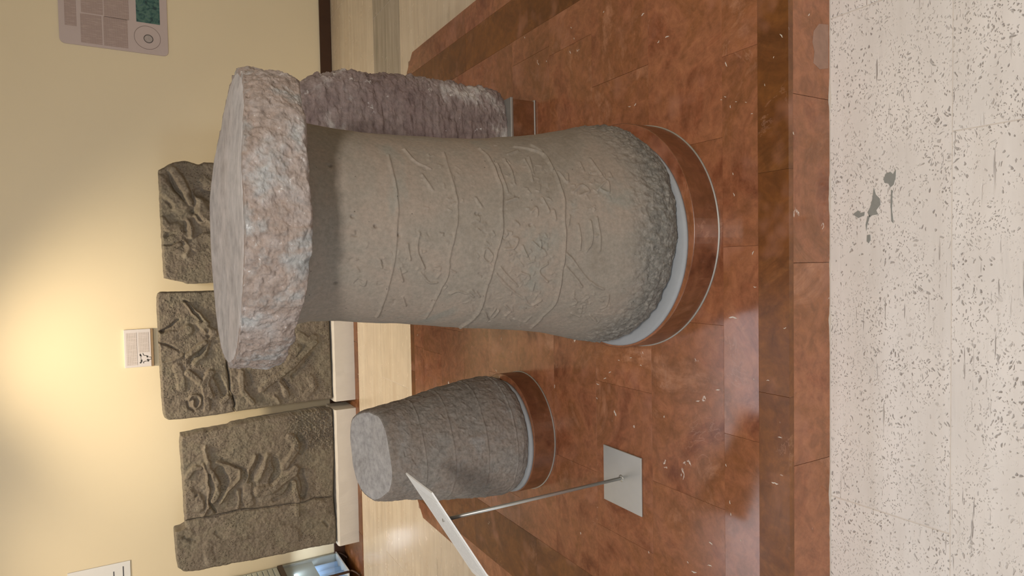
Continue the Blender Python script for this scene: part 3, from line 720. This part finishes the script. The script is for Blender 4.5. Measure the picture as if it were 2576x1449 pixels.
def wob(pts, amp, step, seed):
    """add small chips to an outline given in metres"""
    P = np.array(pts, float); L = np.linalg.norm(np.diff(P, axis=0), axis=1).sum(); R_ = resample(P, max(4, int(L / step)))
    nse = fbm(np.stack([R_[:, 0] * 9, R_[:, 1] * 9, R_[:, 0] * 0 + seed], -1), 2.0, 4)
    d = P[-1] - P[0]; d /= np.linalg.norm(d); nn = np.array([-d[1], d[0]])
    t = np.linspace(0, 1, len(R_)); R_ = R_ + nn[None] * (nse * amp * np.minimum(1, np.minimum(t, 1 - t) * 30))[:, None]
    return R_
def sk(off, sc, pts, wd, a, n=4):
    P = curve_pts(pts, n); return ([(q[0], q[2]) for q in (hy(off[0] + x / sc, off[1] + y / sc, YR) for x, y in P)], wd, a)

# right relief (behind the cap): broken top
o3 = ((280, 380), 3.622)
R_str = [sk(*o3, [(560, 180), (620, 250), (690, 380), (720, 480)], 0.030, 0.030), sk(*o3, [(520, 190), (560, 300), (650, 430)], 0.012, -0.022),
         sk(*o3, [(440, 260), (480, 340), (560, 420), (640, 520)], 0.045, 0.022), sk(*o3, [(780, 480), (850, 560), (960, 640)], 0.060, 0.034), sk(*o3, [(730, 400), (760, 480), (740, 560)], 0.018, -0.030),
         sk(*o3, [(690, 640), (725, 700), (735, 780)], 0.016, 0.024), sk(*o3, [(670, 650), (680, 720)], 0.012, -0.02), sk(*o3, [(680, 830), (705, 880), (680, 950)], 0.018, 0.022),
         sk(*o3, [(480, 880), (560, 890), (620, 860)], 0.020, 0.018), sk(*o3, [(460, 640), (530, 700), (600, 690)], 0.030, 0.018), sk(*o3, [(500, 770), (560, 740)], 0.018, -0.016),
         sk(*o3, [(520, 460), (560, 500)], 0.014, -0.020), sk(*o3, [(760, 600), (800, 650), (860, 650)], 0.016, 0.020), sk(*o3, [(830, 260), (900, 300), (980, 330)], 0.035, 0.012),
         sk(*o3, [(800, 380), (900, 420), (1000, 460)], 0.035, -0.030), sk(*o3, [(760, 860), (900, 800), (1100, 860), (1300, 820)], 0.05, 0.02), sk(*o3, [(1150, 500), (1300, 600), (1500, 560)], 0.05, 0.02)]
def on_block(name, top, label, cat='relief'):
    return empty(name, (top[0], YR + 0.1, top[1]), label, cat)
rl = on_block('carved_relief', (0.32, 0.19), 'dark carved stone relief with a broken jagged top edge, nearest the poster', 'relief')
tR = wob(pl([(413, 700), (409, 640), (402, 520), (398, 428)]), 0.006, 0.01, 1)
rR = wob([(0.798, 0.190)] + pl([(700, 422), (543, 410), (530, 408), (512, 408), (500, 413), (480, 407), (462, 403), (445, 407), (425, 412), (398, 428)]), 0.008, 0.01, 2)
lR = wob([(-0.093, 0.190)] + pl([(700, 710), (530, 712), (500, 714), (470, 715), (462, 710), (440, 706), (413, 700)]), 0.006, 0.01, 3)
bR = [(-0.093, 0.190), (0.798, 0.190)]
relief_piece('relief_stone', rl, tR, bR, lR, rR, R_str, 200, 260, seed=1.0)
# middle relief: two stones split by a crack
o1 = ((280, 700), 3.623)
Mst = [sk(*o1, [(690, 240), (780, 330), (870, 410)], 0.020, 0.026), sk(*o1, [(680, 210), (740, 290), (830, 385)], 0.011, -0.030), sk(*o1, [(780, 320), (830, 350), (880, 400)], 0.010, 0.018),
       sk(*o1, [(430, 580), (520, 610), (600, 655)], 0.009, -0.026), sk(*o1, [(450, 480), (530, 440), (610, 380)], 0.009, -0.024), sk(*o1, [(440, 530), (520, 525), (620, 520), (700, 470)], 0.038, 0.016),
       sk(*o1, [(700, 700), (760, 650), (850, 590)], 0.022, 0.026), sk(*o1, [(720, 750), (800, 690), (850, 630)], 0.018, -0.020), sk(*o1, [(460, 770), (560, 750), (650, 700)], 0.014, 0.018),
       sk(*o1, [(760, 770), (830, 720), (880, 650), (900, 560)], 0.016, 0.022), sk(*o1, [(870, 480), (900, 580), (880, 680)], 0.014, -0.018), sk(*o1, [(820, 420), (880, 480), (940, 500)], 0.03, 0.02),
       sk(*o1, [(700, 1110), (740, 1070), (800, 1090), (820, 1140), (790, 1180), (750, 1160), (745, 1120)], 0.012, 0.020), sk(*o1, [(690, 1130), (710, 1180), (760, 1200)], 0.010, -0.014),
       sk(*o1, [(700, 860), (780, 920), (840, 980), (860, 1080), (875, 1190)], 0.024, 0.020), sk(*o1, [(900, 860), (860, 960), (900, 1060)], 0.030, 0.020),
       sk(*o1, [(960, 900), (1000, 960), (1030, 1040)], 0.028, -0.020), sk(*o1, [(1010, 1120), (1060, 1080)], 0.02, 0.016), sk(*o1, [(600, 820), (640, 900), (640, 1000)], 0.03, 0.010),
       sk(*o1, [(1190, 850), (1190, 1000), (1230, 1060), (1290, 1130)], 0.020, 0.022), sk(*o1, [(1240, 870), (1260, 960)], 0.02, -0.012),
       sk(*o1, [(1370, 1010), (1440, 950), (1530, 880), (1680, 760), (1850, 580)], 0.024, 0.024), sk(*o1, [(1510, 900), (1560, 960), (1600, 1060)], 0.022, 0.020),
       sk(*o1, [(1650, 880), (1750, 790), (1830, 690)], 0.016, -0.020), sk(*o1, [(1560, 930), (1600, 980)], 0.02, -0.018), sk(*o1, [(1720, 520), (1780, 560), (1850, 540)], 0.03, 0.015),
       sk(*o1, [(1480, 1080), (1530, 1130)], 0.014, 0.016), sk(*o1, [(1820, 900), (1850, 980), (1780, 1060)], 0.03, 0.012), sk(*o1, [(1700, 640), (1600, 800)], 0.03, 0.014),
       sk(*o1, [(1400, 300), (1500, 500), (1420, 700)], 0.04, 0.015), sk(*o1, [(1150, 300), (1250, 500), (1200, 700)], 0.04, 0.015)]
rl = on_block('carved_relief', (-0.6, 0.19), 'dark carved stone relief cracked across, wall label above it, partly behind the cap', 'relief')
crack = wob(pl([(592, 1036), (588, 1026), (590, 1018), (585, 1000), (578, 985), (576, 965), (574, 945), (571, 925), (570, 860), (572, 800), (568, 730)]), 0.004, 0.008, 5)
topM = wob(pl([(424, 1057), (414, 1052), (409, 1040), (407, 1010), (402, 930), (398, 850), (394, 770), (394, 750), (397, 739), (403, 735)]), 0.003, 0.01, 6)
lM1 = wob(pl([(592, 1036), (560, 1042), (530, 1046), (500, 1050), (460, 1055), (424, 1057)]), 0.004, 0.01, 7)
rM1 = wob(pl([(568, 730), (500, 733), (450, 734), (403, 735)]), 0.003, 0.01, 8)
relief_piece('relief_fragment', rl, topM, crack, lM1, rM1, Mst, 240, 150, seed=2.0)
crack2 = crack + np.array([0.0, -0.007])
lM2 = wob(pl([(838, 1002), (836, 1003), (790, 1009), (740, 1016), (690, 1022), (640, 1030), (594, 1036)]), 0.006, 0.01, 9)
rM2 = wob(pl([(828, 726), (760, 728), (572, 730)]), 0.004, 0.01, 10)
relief_piece('relief_fragment', rl, crack2, wob(pl([(838, 1002), (833, 900), (829, 810), (828, 726)]), 0.002, 0.01, 11), lM2, rM2, Mst, 240, 200, seed=2.5)
# left relief: archer, in two stones
o2 = ((280, 1000), 3.227)
Lst = [sk(*o2, [(770, 395), (762, 450), (775, 520)], 0.013, 0.020), sk(*o2, [(745, 540), (768, 600), (785, 700), (795, 800), (790, 890)], 0.012, 0.026), sk(*o2, [(790, 880), (740, 960)], 0.012, 0.020),
       sk(*o2, [(780, 530), (800, 600), (860, 690), (850, 790), (820, 840)], 0.020, 0.022), sk(*o2, [(850, 530), (940, 545), (1050, 595)], 0.012, 0.022), sk(*o2, [(1050, 595), (1020, 680), (950, 750), (880, 850)], 0.011, 0.026),
       sk(*o2, [(790, 630), (800, 720), (805, 860), (850, 930)], 0.009, -0.020), sk(*o2, [(880, 600), (920, 680), (900, 720)], 0.035, -0.020), sk(*o2, [(1100, 640), (1080, 590), (900, 500)], 0.014, -0.016),
       sk(*o2, [(620, 640), (660, 580), (720, 570)], 0.020, 0.016), sk(*o2, [(640, 780), (690, 830), (720, 880), (650, 880), (620, 820)], 0.045, 0.022), sk(*o2, [(690, 790)], 0.012, -0.022),
       sk(*o2, [(1170, 470), (1130, 570), (1090, 690)], 0.012, 0.020), sk(*o2, [(1210, 480), (1180, 560), (1120, 680)], 0.016, -0.020), sk(*o2, [(1275, 460), (1230, 570), (1190, 670)], 0.018, 0.022),
       sk(*o2, [(1100, 700), (1100, 800), (1120, 860)], 0.040, 0.014), sk(*o2, [(1030, 750), (1040, 820), (1030, 900)], 0.013, 0.018), sk(*o2, [(1200, 760), (1300, 740), (1400, 660), (1490, 590)], 0.042, 0.028),
       sk(*o2, [(1330, 520), (1350, 600), (1310, 680)], 0.030, -0.018), sk(*o2, [(1450, 320), (1500, 370), (1490, 440), (1400, 560)], 0.030, 0.022), sk(*o2, [(1520, 310), (1570, 380), (1540, 440)], 0.022, -0.018),
       sk(*o2, [(1480, 680), (1490, 760), (1510, 850), (1510, 950)], 0.020, 0.026), sk(*o2, [(1530, 600), (1570, 720), (1550, 800)], 0.026, -0.022), sk(*o2, [(1320, 830), (1420, 780), (1470, 700)], 0.020, -0.016),
       sk(*o2, [(1520, 880), (1640, 860), (1760, 900)], 0.05, 0.014), sk(*o2, [(600, 1130), (650, 1150), (690, 1170)], 0.016, -0.020), sk(*o2, [(560, 1090), (620, 1100)], 0.04, 0.010),
       sk(*o2, [(860, 1100), (890, 1130)], 0.02, -0.010), sk(*o2, [(1000, 1100), (1300, 1060), (1480, 1120)], 0.06, 0.012), sk(*o2, [(1730, 1010), (1760, 1040)], 0.012, -0.014), sk(*o2, [(780, 1200), (800, 1320)], 0.03, 0.008)]
rl = on_block('carved_relief', (-1.7, 0.19), 'dark carved stone relief showing an archer, with a notch in its top edge', 'relief')
ck = [(838, 1250), (820, 1252), (790, 1252), (765, 1262), (735, 1267), (700, 1272), (650, 1279), (605, 1282), (575, 1289), (550, 1294), (520, 1300), (500, 1303), (475, 1309), (466, 1312)]
ckA = wob(pl(ck), 0.004, 0.008, 12); ckB = ckA + np.array([-0.004, 0.0])
tA = wob(pl([(466, 1312), (464, 1300), (461, 1240), (456, 1170), (452, 1120), (454, 1097)]), 0.004, 0.01, 13)
rA = wob(pl([(838, 1031), (800, 1030), (760, 1038), (720, 1044), (640, 1057), (585, 1068), (577, 1074), (530, 1082), (490, 1090), (454, 1097)]), 0.005, 0.01, 14)
relief_piece('relief_fragment', rl, tA, wob(pl([(838, 1250), (842, 1150), (838, 1031)]), 0.003, 0.01, 15), ckA, rA, Lst, 200, 260, seed=3.0,
             pitz=lambda X, Z: smooth(-1.55, -1.35, X) * smooth(0.60, 0.42, Z))
lB = wob(pl([(847, 1368), (790, 1378), (720, 1394), (640, 1410), (580, 1421), (530, 1430), (500, 1437), (480, 1440), (462, 1438), (448, 1430)]), 0.006, 0.01, 16)
tB = wob(pl([(448, 1430), (443, 1410), (440, 1370), (438, 1342), (440, 1337), (455, 1333), (466, 1326), (466, 1312)]), 0.003, 0.008, 17)
relief_piece('relief_fragment', rl, tB, wob(pl([(847, 1368), (846, 1310), (838, 1250)]), 0.003, 0.01, 18), lB, ckB, Lst, 130, 260, seed=4.0)

# white blocks under the reliefs
bl = empty
def block(x0, x1, ztop_l, ztop_r, label):
    o = empty('plaster_block', ((x0 + x1) / 2, 5.3, 0.004), label, 'block', 'white plaster blocks under the reliefs')
    n = 60; xs = np.linspace(x0, x1, n); rws = []
    for y, z in ((5.50, 0.0), (5.50, 1.0), (5.225, 1.0), (5.210, 0.97), (5.203, 0.93), (5.203, 0.5), (5.203, 0.0)):
        zt = ztop_l + (ztop_r - ztop_l) * (xs - x0) / (x1 - x0)
        w_ = 0.004 * fbm(np.stack([xs, xs * 0 + y, xs * 0 + z], -1), 12, 3)
        rws.append(np.stack([xs, np.full(n, y) + w_, 0.0045 + (zt - 0.0045) * z + (w_ * 0.5 if z > 0 else 0)], -1))
    A_ = np.array(rws); k = len(rws)
    quads_mesh('block_body', A_.reshape(-1, 3), grid_quads(k, n), M['white_block'], o, extra=[[r * n for r in range(k)], [r * n + n - 1 for r in range(k)][::-1]], sm=False)
block(-2.285, -1.155, 0.176, 0.177, 'long white plaster block under the archer relief')
block(-1.085, -0.10, 0.176, 0.180, 'long white plaster block under the cracked relief with the wall label above')
block(-0.04, 0.90, 0.178, 0.178, 'white plaster block under the relief with the jagged top, behind the column')

# ------------------------------------------------------------------ things on the wall
YP = WY - 0.012
def wp(x, y, Y=YP): p = hy(x, y, Y); return (p[0], p[2])
def flat_box(name, x0, x1, z0, z1, y0, y1, mat, parent=None, **k): return box(name, x0, x1, y0, y1, z0, z1, mat, parent, **k)
def rounded_sheet(name, x0, x1, z0, z1, r, y0, y1, mat, parent):
    P = []
    for cx_, cz_, a0 in ((x1 - r, z1 - r, 0), (x0 + r, z1 - r, 90), (x0 + r, z0 + r, 180), (x1 - r, z0 + r, 270)):
        for k in range(7): a = radians(a0 + 15 * k); P.append((cx_ + r * cos(a), cz_ + r * sin(a)))
    n = len(P); V = [(x, y0, z) for x, z in P] + [(x, y1, z) for x, z in P]
    Fc = [tuple(range(n)), tuple(range(n, 2 * n))[::-1]] + [(i, n + i, n + (i + 1) % n, (i + 1) % n) for i in range(n)]
    return mesh(name, V, Fc, mat, parent)
ps = empty('wall_poster', (2.3, WY - 0.003, 1.27), 'greyish poster with rounded corners, printed text, a green picture and a coin drawing', 'poster')
rounded_sheet('poster_sheet', 1.682, 2.90, 1.268, 1.965, 0.035, WY - 0.012, WY - 0.002, M['poster'], ps)
def px_rect(name, xa, xb, ya, yb, mat, parent, off, Y=YP, label=None):
    a = wp(xa, yb, Y); b = wp(xb, ya, Y); x0, x1 = sorted((a[0], b[0])); z0, z1 = sorted((a[1], b[1]))
    return flat_box(name, x0, x1, z0, z1, Y - off - 0.001, Y - off, mat, parent, label=label)
fl_ = 0.0004
px_rect('heading', 163, 187, -70, 62, M['text_brown'], ps, fl_, label='poster heading in dull brown')
px_rect('text_block', 204, 255, 41, 106, M['text_brown'], ps, fl_); px_rect('text_block', 204, 255, -60, 30, M['text_brown'], ps, fl_)
px_rect('text_block', 262, 320, 50, 114, M['text_brown'], ps, fl_); px_rect('text_block', 262, 320, -60, 42, M['text_brown'], ps, fl_)
px_rect('picture', 343, 395, -140, 54, M['photo'], ps, fl_, label='green and blue picture')
def ring_wall(name, cx_, cz_, r0, r1, y, mat, parent, n=48, thick=0.001, label=None):
    V = []
    for r, yy in ((r0, y), (r1, y), (r1, y - thick), (r0, y - thick)):
        for k in range(n): a = 2 * pi * k / n; V.append((cx_ + r * cos(a), yy, cz_ + r * sin(a)))
    Q = [(q * n + k, q * n + (k + 1) % n, ((q + 1) % 4) * n + (k + 1) % n, ((q + 1) % 4) * n + k) for q in range(4) for k in range(n)]
    return mesh(name, V, Q, mat, parent, label=label)
c_ = wp(371, 95); M['thin_line'] = plain('brown_line', (0.20, 0.15, 0.13), 0.6)
ring_wall('circle_line', c_[0], c_[1], 0.0865, 0.089, YP - fl_, M['thin_line'], ps)
c_ = wp(373.5, 98)
g_ = ring_wall('coin_drawing', c_[0], c_[1], 0.0001, 0.029, YP - fl_, plain('coin_grey', (0.42, 0.37, 0.35), 0.5, 0, 0.3, 60), ps, thick=0.0012)
ring_wall('coin_outline', c_[0], c_[1], 0.0275, 0.032, YP - fl_ - 0.0012, M['ink'], ps)

wlb = empty('wall_label', (-0.58, WY - 0.01, 1.45), 'small white wall label with a tiny ink drawing above the cracked relief', 'label')
box('label_board', -0.727, -0.435, WY - 0.02, WY - 0.002, 1.462, 1.640, M['paper'], wlb, bev=0.002)
box('shadow_edge', -0.727, -0.437, WY - 0.024, WY - 0.002, 1.446, 1.461, plain('shadow_tan', (0.30, 0.20, 0.11), 0.6), wlb, label='narrow brown bottom edge, coloured as the shade under the board')  # board's lower thickness and its shadow, painted as one brown strip
box('text_block', -0.71, -0.46, WY - 0.0212, WY - 0.0205, 1.555, 1.625, M['text_label'], wlb)
box('text_block', -0.615, -0.46, WY - 0.0212, WY - 0.0205, 1.475, 1.545, M['text_label'], wlb)
def ink(pts, wd, parent, Y):
    P = [np.array(p, float) for p in curve_pts(pts, 4)]; V = []; Q = []
    for i, p in enumerate(P):
        d_ = P[min(i + 1, len(P) - 1)] - P[max(0, i - 1)]; d_ = d_ / (np.linalg.norm(d_) + 1e-9); nn = np.array([-d_[1], d_[0]])
        for s_ in (-1, 1): q = p + nn * wd * s_; V += [(q[0], Y, q[1]), (q[0], Y - 0.0007, q[1])]
    for i in range(len(P) - 1):
        a = 4 * i; Q += [(a + 1, a + 3, a + 7, a + 5), (a, a + 4, a + 6, a + 2), (a, a + 1, a + 5, a + 4), (a + 2, a + 6, a + 7, a + 3)]
    Q += [(0, 2, 3, 1), (4 * len(P) - 4, 4 * len(P) - 3, 4 * len(P) - 1, 4 * len(P) - 2)]
    return mesh('ink_line', V, Q, M['ink'], parent)
YL = WY - 0.0206
lp = lambda pts: [wp(280 + x / 9.66, 800 + y / 9.66, YL) for x, y in pts]
for P_, w_ in (([(700, 870), (715, 930)], .004), ([(690, 900), (735, 930)], .003), ([(715, 940), (722, 1000)], .0012), ([(725, 1010), (735, 1050), (700, 1100)], .005), ([(765, 855), (790, 905), (860, 915), (900, 935)], .0022),
               ([(865, 920), (880, 960)], .004), ([(870, 1000), (905, 1030), (880, 1050)], .005), ([(785, 1100), (790, 1060), (860, 1045)], .0024), ([(910, 950), (960, 950), (975, 990)], .002), ([(905, 1010), (950, 1005), (975, 990)], .002)):
    ink(lp(P_), w_, wlb, YL)

pp = empty('wall_notice', (-2.35, WY - 0.008, 1.65), 'white printed notice on the wall above the archer relief', 'notice')
box('notice_sheet', -2.80, -2.216, WY - 0.010, WY - 0.002, 1.655, 2.055, M['acrylic'], pp, bev=0.002)
for z, x1, wdt in ((1.703, -2.25, .004), (1.765, -2.275, .004), (1.93, -2.29, .003)):
    box('printed_line', -2.75, x1, WY - 0.0108, WY - 0.0101, z - wdt, z + wdt, plain('grey_print', (0.10, 0.10, 0.11), 0.6), pp)

# ------------------------------------------------------------------ label stand
st = empty('label_stand', (-0.7045, 1.607, 0.16), 'thin metal label stand with square foot plate and tilted white board beside the tapering pillar', 'stand')
box('foot_plate', -0.7985, -0.611, 1.511, 1.701, 0.1608, 0.1665, M['steel'], st, bev=0.0012, label='square brushed steel foot plate')
tube('pole', [(-0.702, 1.609, 0.1665), (-0.7015, 1.609, 0.802)], 0.0052, M['metal'], st, 14, label='slim grey metal pole')
lathe('pole_collar', [(0.012, 0.1667), (0.011, 0.1680), (0.006, 0.1700)], -0.702, 1.609, M['steel'], st, 24)
ang = math.atan2(0.158, 0.263); L = 0.40
ux = np.array([-cos(ang), 0, -sin(ang)]); un = np.array([-sin(ang), 0, cos(ang)]); p0 = np.array([-0.590, 0, 0.866])
def board(name, a0, a1, y0, y1, t0, t1, mat, parent, label=None):
    V = [tuple(p0 + ux * a + un * t + np.array([0, y, 0])) for t in (t0, t1) for y in (y0, y1) for a in (a0, a1)]
    return mesh(name, V, [(0, 1, 3, 2), (4, 6, 7, 5), (0, 4, 5, 1), (2, 3, 7, 6), (0, 2, 6, 4), (1, 5, 7, 3)], mat, parent, label=label)
bd = board('label_board', 0, L, 1.532, 1.722, -0.004, 0.0, M['acrylic'], st, label='tilted white board')
board('text_block', 0.04, L - 0.04, 1.55, 1.70, 0.0001, 0.0006, text_mat('stand_text', (0.74, 0.74, 0.72), (0.35, 0.35, 0.35), 160, 1, 0.4), bd)
board('mount_plate', 0.10, 0.18, 1.575, 1.645, -0.012, -0.0042, M['brown_wood'], st, label='dark mount under the board')

# ------------------------------------------------------------------ display case at the wall's left end
vc = empty('display_case', (-2.86, 5.45, 0.004), 'glass display case with pale panels and dark frame on curved legs beside the archer relief', 'display case')
M['blue_reflection'] = plain('painted_blue_reflection', (0.40, 0.58, 0.90), 0.6, 0, 0.25, 9)  # blue window reflection in the case glass, painted as a sheet's colour
M['greypanel'] = plain('grey_green_panel', (0.42, 0.46, 0.44), 0.5, 0, 0.06, 8)
M['slat'] = plain('pale_slat', (0.62, 0.66, 0.60), 0.5, 0, 0.06, 8)
def glassm():
    m = Mat('case_glass', 0.05); m.b.inputs['Transmission Weight'].default_value = 1.0; m.b.inputs['IOR'].default_value = 1.25; m.col((0.95, 0.98, 1)); return m.m
M['glass'] = glassm()
cy0, cy1, cxr, cxl = 5.25, 5.664, -2.527, -3.40      # only its right-hand side shows
def hzc(v): return hy(v, 1425, 5.60)[2]
zb, zm0, zm1, zt1, zt = hzc(852), hzc(713), hzc(700), hzc(594), hzc(572)
box('back_panel', cxl, cxr - 0.01, cy1 - 0.02, cy1, zb, zt - 0.02, M['greypanel'], vc)
box('top_frame', cxl, cxr, cy0, cy1, zt - 0.02, zt, M['brown_wood'], vc, bev=0.003, label='dark wooden top frame')
box('middle_rail', cxr - 0.02, cxr, cy0, cy1, zm0, zm1, M['brown_wood'], vc, bev=0.002, label='dark rail across the side')
box('glint_shelf', cxl, cxr, cy0, cy1, zb, zb + 0.010, M['acrylic'], vc, label='bottom shelf, white to stand in for a bright glint')  # its whiteness paints the bright glint at the case's bottom
for k in range(9):
    dz_ = (zt - 0.022 - zm1) / 9; z = zm1 + 0.003 + k * dz_
    box('slat', cxr - 0.020, cxr - 0.004, cy0 + 0.01, cy1 - 0.022, z, z + dz_ - 0.006, M['slat'], vc, bev=0.004)
zq = hzc(787)
box('side_panel', cxr - 0.035, cxr - 0.028, cy0 + 0.01, cy1 - 0.022, zq, zm0, M['greypanel'], vc)
ys_ = np.linspace(cy0 + .01, cy1 - 0.024, 140); fx = cxr - 0.075 + 0.014 * np.sin(ys_ * 62) + 0.007 * np.sin(ys_ * 29 + 1)
A_ = np.array([np.stack([fx + o_, ys_, np.full(140, z_)], -1) for z_, o_ in ((zb + 0.013, 0), (zq, 0), (zq, -.004), (zb + 0.013, -.004))])
quads_mesh('reflection_sheet', A_.reshape(-1, 3), grid_quads(4, 140), M['blue_reflection'], vc, label='pale blue folded sheet standing in for window reflections in the glass')
box('glass_pane', cxr - 0.006, cxr - 0.002, cy0 + .002, cy1 - .002, zb + 0.011, zm0, M['glass'], vc)
box('side_panel', cxl, cxl + 0.012, cy0, cy1, zb + 0.011, zt - 0.021, M['greypanel'], vc)
box('front_glass', cxl + 0.014, cxr - 0.04, cy0 + 0.004, cy0 + 0.008, zb + 0.011, zt - 0.021, M['glass'], vc)
for xx in (cxl + 0.001, cxr - 0.019): box('corner_post', xx, xx + 0.017, cy0 - 0.012, cy0 + 0.001, zb, zt - 0.021, M['brown_wood'], vc, bev=0.002)
for q in (cy0 + 0.01, cy1 - 0.02):
    for xx in (cxr - 0.012, cxl + 0.012):
        tube('leg', [(xx, q, zb), (xx + 0.004, q - 0.012, zb * .7), (xx - 0.004, q - 0.05, zb * .4), (xx - 0.012, q - 0.10, 0.018)], 0.008, M['brown_wood'], vc, 10)

# ------------------------------------------------------------------ grey filler patches in the front floor
M['filler'] = plain('grey_filler', (0.24, 0.24, 0.22), 0.7, 0, 0.12, 90, 0.3)
def patch(pts):
    P = [hz(x, y, 0.0)[:2] for x, y in pts]; n = len(P)
    V = [(x, y, 0.0002) for x, y in P] + [(x, y, 0.0009) for x, y in P]
    a = 0.5 * sum(P[i][0] * P[(i + 1) % n][1] - P[(i + 1) % n][0] * P[i][1] for i in range(n))
    top_ = tuple(range(n, 2 * n)) if a > 0 else tuple(range(n, 2 * n))[::-1]
    mesh('filler_patch', V, [top_] + [(i, (i + 1) % n, n + (i + 1) % n, n + i) for i in range(n)], M['filler'], fl)
c1 = lambda l: [(1300 + x / 2.0125, y / 2.0125) for x, y in l]
for l in ([(1858, 905), (1870, 878), (1892, 870), (1905, 882), (1920, 858), (1918, 900), (1908, 935), (1893, 948), (1882, 930), (1862, 925)],
          [(1808, 950), (1818, 985), (1838, 1005), (1842, 1035), (1820, 1065), (1830, 1085), (1800, 1090), (1788, 1100), (1776, 1075), (1790, 1050), (1800, 1010)],
          [(1702, 1085), (1728, 1066), (1742, 1078), (1762, 1072), (1760, 1090), (1730, 1104)], [(1774, 1190), (1790, 1188), (1792, 1215), (1782, 1232), (1772, 1222)],
          [(1776, 1095), (1790, 1090), (1775, 1140), (1770, 1170), (1767, 1140)], [(1896, 960), (1903, 965), (1900, 1060), (1908, 1130), (1897, 1120), (1893, 1030)]):
    patch(c1(l))

area('case_fill_light', (cxr - 0.022, 5.46, zm0 - 0.06), (cxr - 0.06, 5.46, zb + 0.05), 0.02, 0.36, 2.2, (0.80, 0.90, 1.0))  # added fill inside the case, brightens the blue sheet

# ------------------------------------------------------------------ white flecks in the podium's marble
FL = [(1300 + x / 1.987, 720 + y / 1.987, w_, a_) for x, y, w_, a_ in (
    (490, 635, 30, 70), (405, 490, 14, 20), (440, 460, 14, -20), (465, 430, 12, -30), (510, 370, 8, 10), (570, 358, 10, 0), (1080, 155, 40, 0), (1190, 5, 14, 20), (905, 575, 18, -10), (1005, 518, 20, 0),
    (1255, 470, 14, 0), (1290, 985, 34, 15), (1315, 755, 20, 10), (970, 1285, 22, 40), (965, 1395, 22, 20), (885, 1430, 26, 20), (855, 1380, 12, 60), (1120, 1270, 10, 50), (1065, 1080, 18, 80), (1070, 1140, 14, 80),
    (1045, 895, 14, 70), (320, 1235, 12, 80), (660, 1330, 12, 70), (1185, 465, 8, 80), (1340, 210, 14, -20), (935, 572, 14, 0), (620, 395, 10, 20), (400, 560, 10, 60))] + \
     [(1300 + x / 2.0125, y / 2.0125, w_, a_) for x, y, w_, a_ in (
    (760, 185, 20, -30), (718, 212, 16, -60), (270, 265, 14, 70), (275, 140, 8, 50), (637, 72, 20, -45), (1060, 325, 24, 70), (1080, 540, 14, 85), (1055, 490, 10, 20), (1110, 515, 8, 0), (1100, 985, 18, 75),
    (600, 530, 16, -60), (570, 540, 12, 0), (1340, 180, 22, 50), (1480, 75, 14, -60), (1300, 290, 10, -70), (1400, 675, 16, 80), (1255, 430, 12, 85), (290, 195, 8, 80), (1195, 1280, 20, -70), (1095, 880, 12, 80),
    (440, 60, 10, -60), (1035, 505, 8, 0), (1160, 518, 8, 10), (1190, 575, 10, 0), (150, 310, 8, 80), (40, 190, 8, 80))]
V = []; Fc = []; rf = random.Random(3)
for x, y, w_, a_ in FL:
    a = radians(a_); L2 = w_ * 0.5 / 2.0 * 1.05; pts = []
    if not (1240 < x < 2080): continue
    n = 5; up_, lo_ = [], []
    bend = rf.uniform(-0.35, 0.35)
    for k in range(n):
        t = -1 + 2 * k / (n - 1); th_ = (1 - t * t) * rf.uniform(0.10, 0.24) * L2 + 0.35
        cx_ = t * L2; cy_ = bend * L2 * (t * t) + rf.uniform(-.12, .12) * L2
        up_.append((cx_, cy_ + th_)); lo_.append((cx_, cy_ - th_))
    out = []
    for px, py in up_ + lo_[::-1]:
        qx, qy = x + px * cos(a) - py * sin(a), y + px * sin(a) + py * cos(a)
        out.append(hz(qx, qy, 0.16045) if x < 1983 else hy(qx, qy, PY0 + 0.0002))
    b0 = len(V); V += [tuple(p) for p in out]; m_ = len(out)
    for k in range(n - 1): Fc.append((b0 + k, b0 + k + 1, b0 + m_ - 2 - k, b0 + m_ - 1 - k))
mesh('white_flecks', V, Fc, plain('white_vein', (0.56, 0.50, 0.43), 0.3, 0, 0.2, 60), pod, label='small white calcite flecks in the marble', kind='stuff')
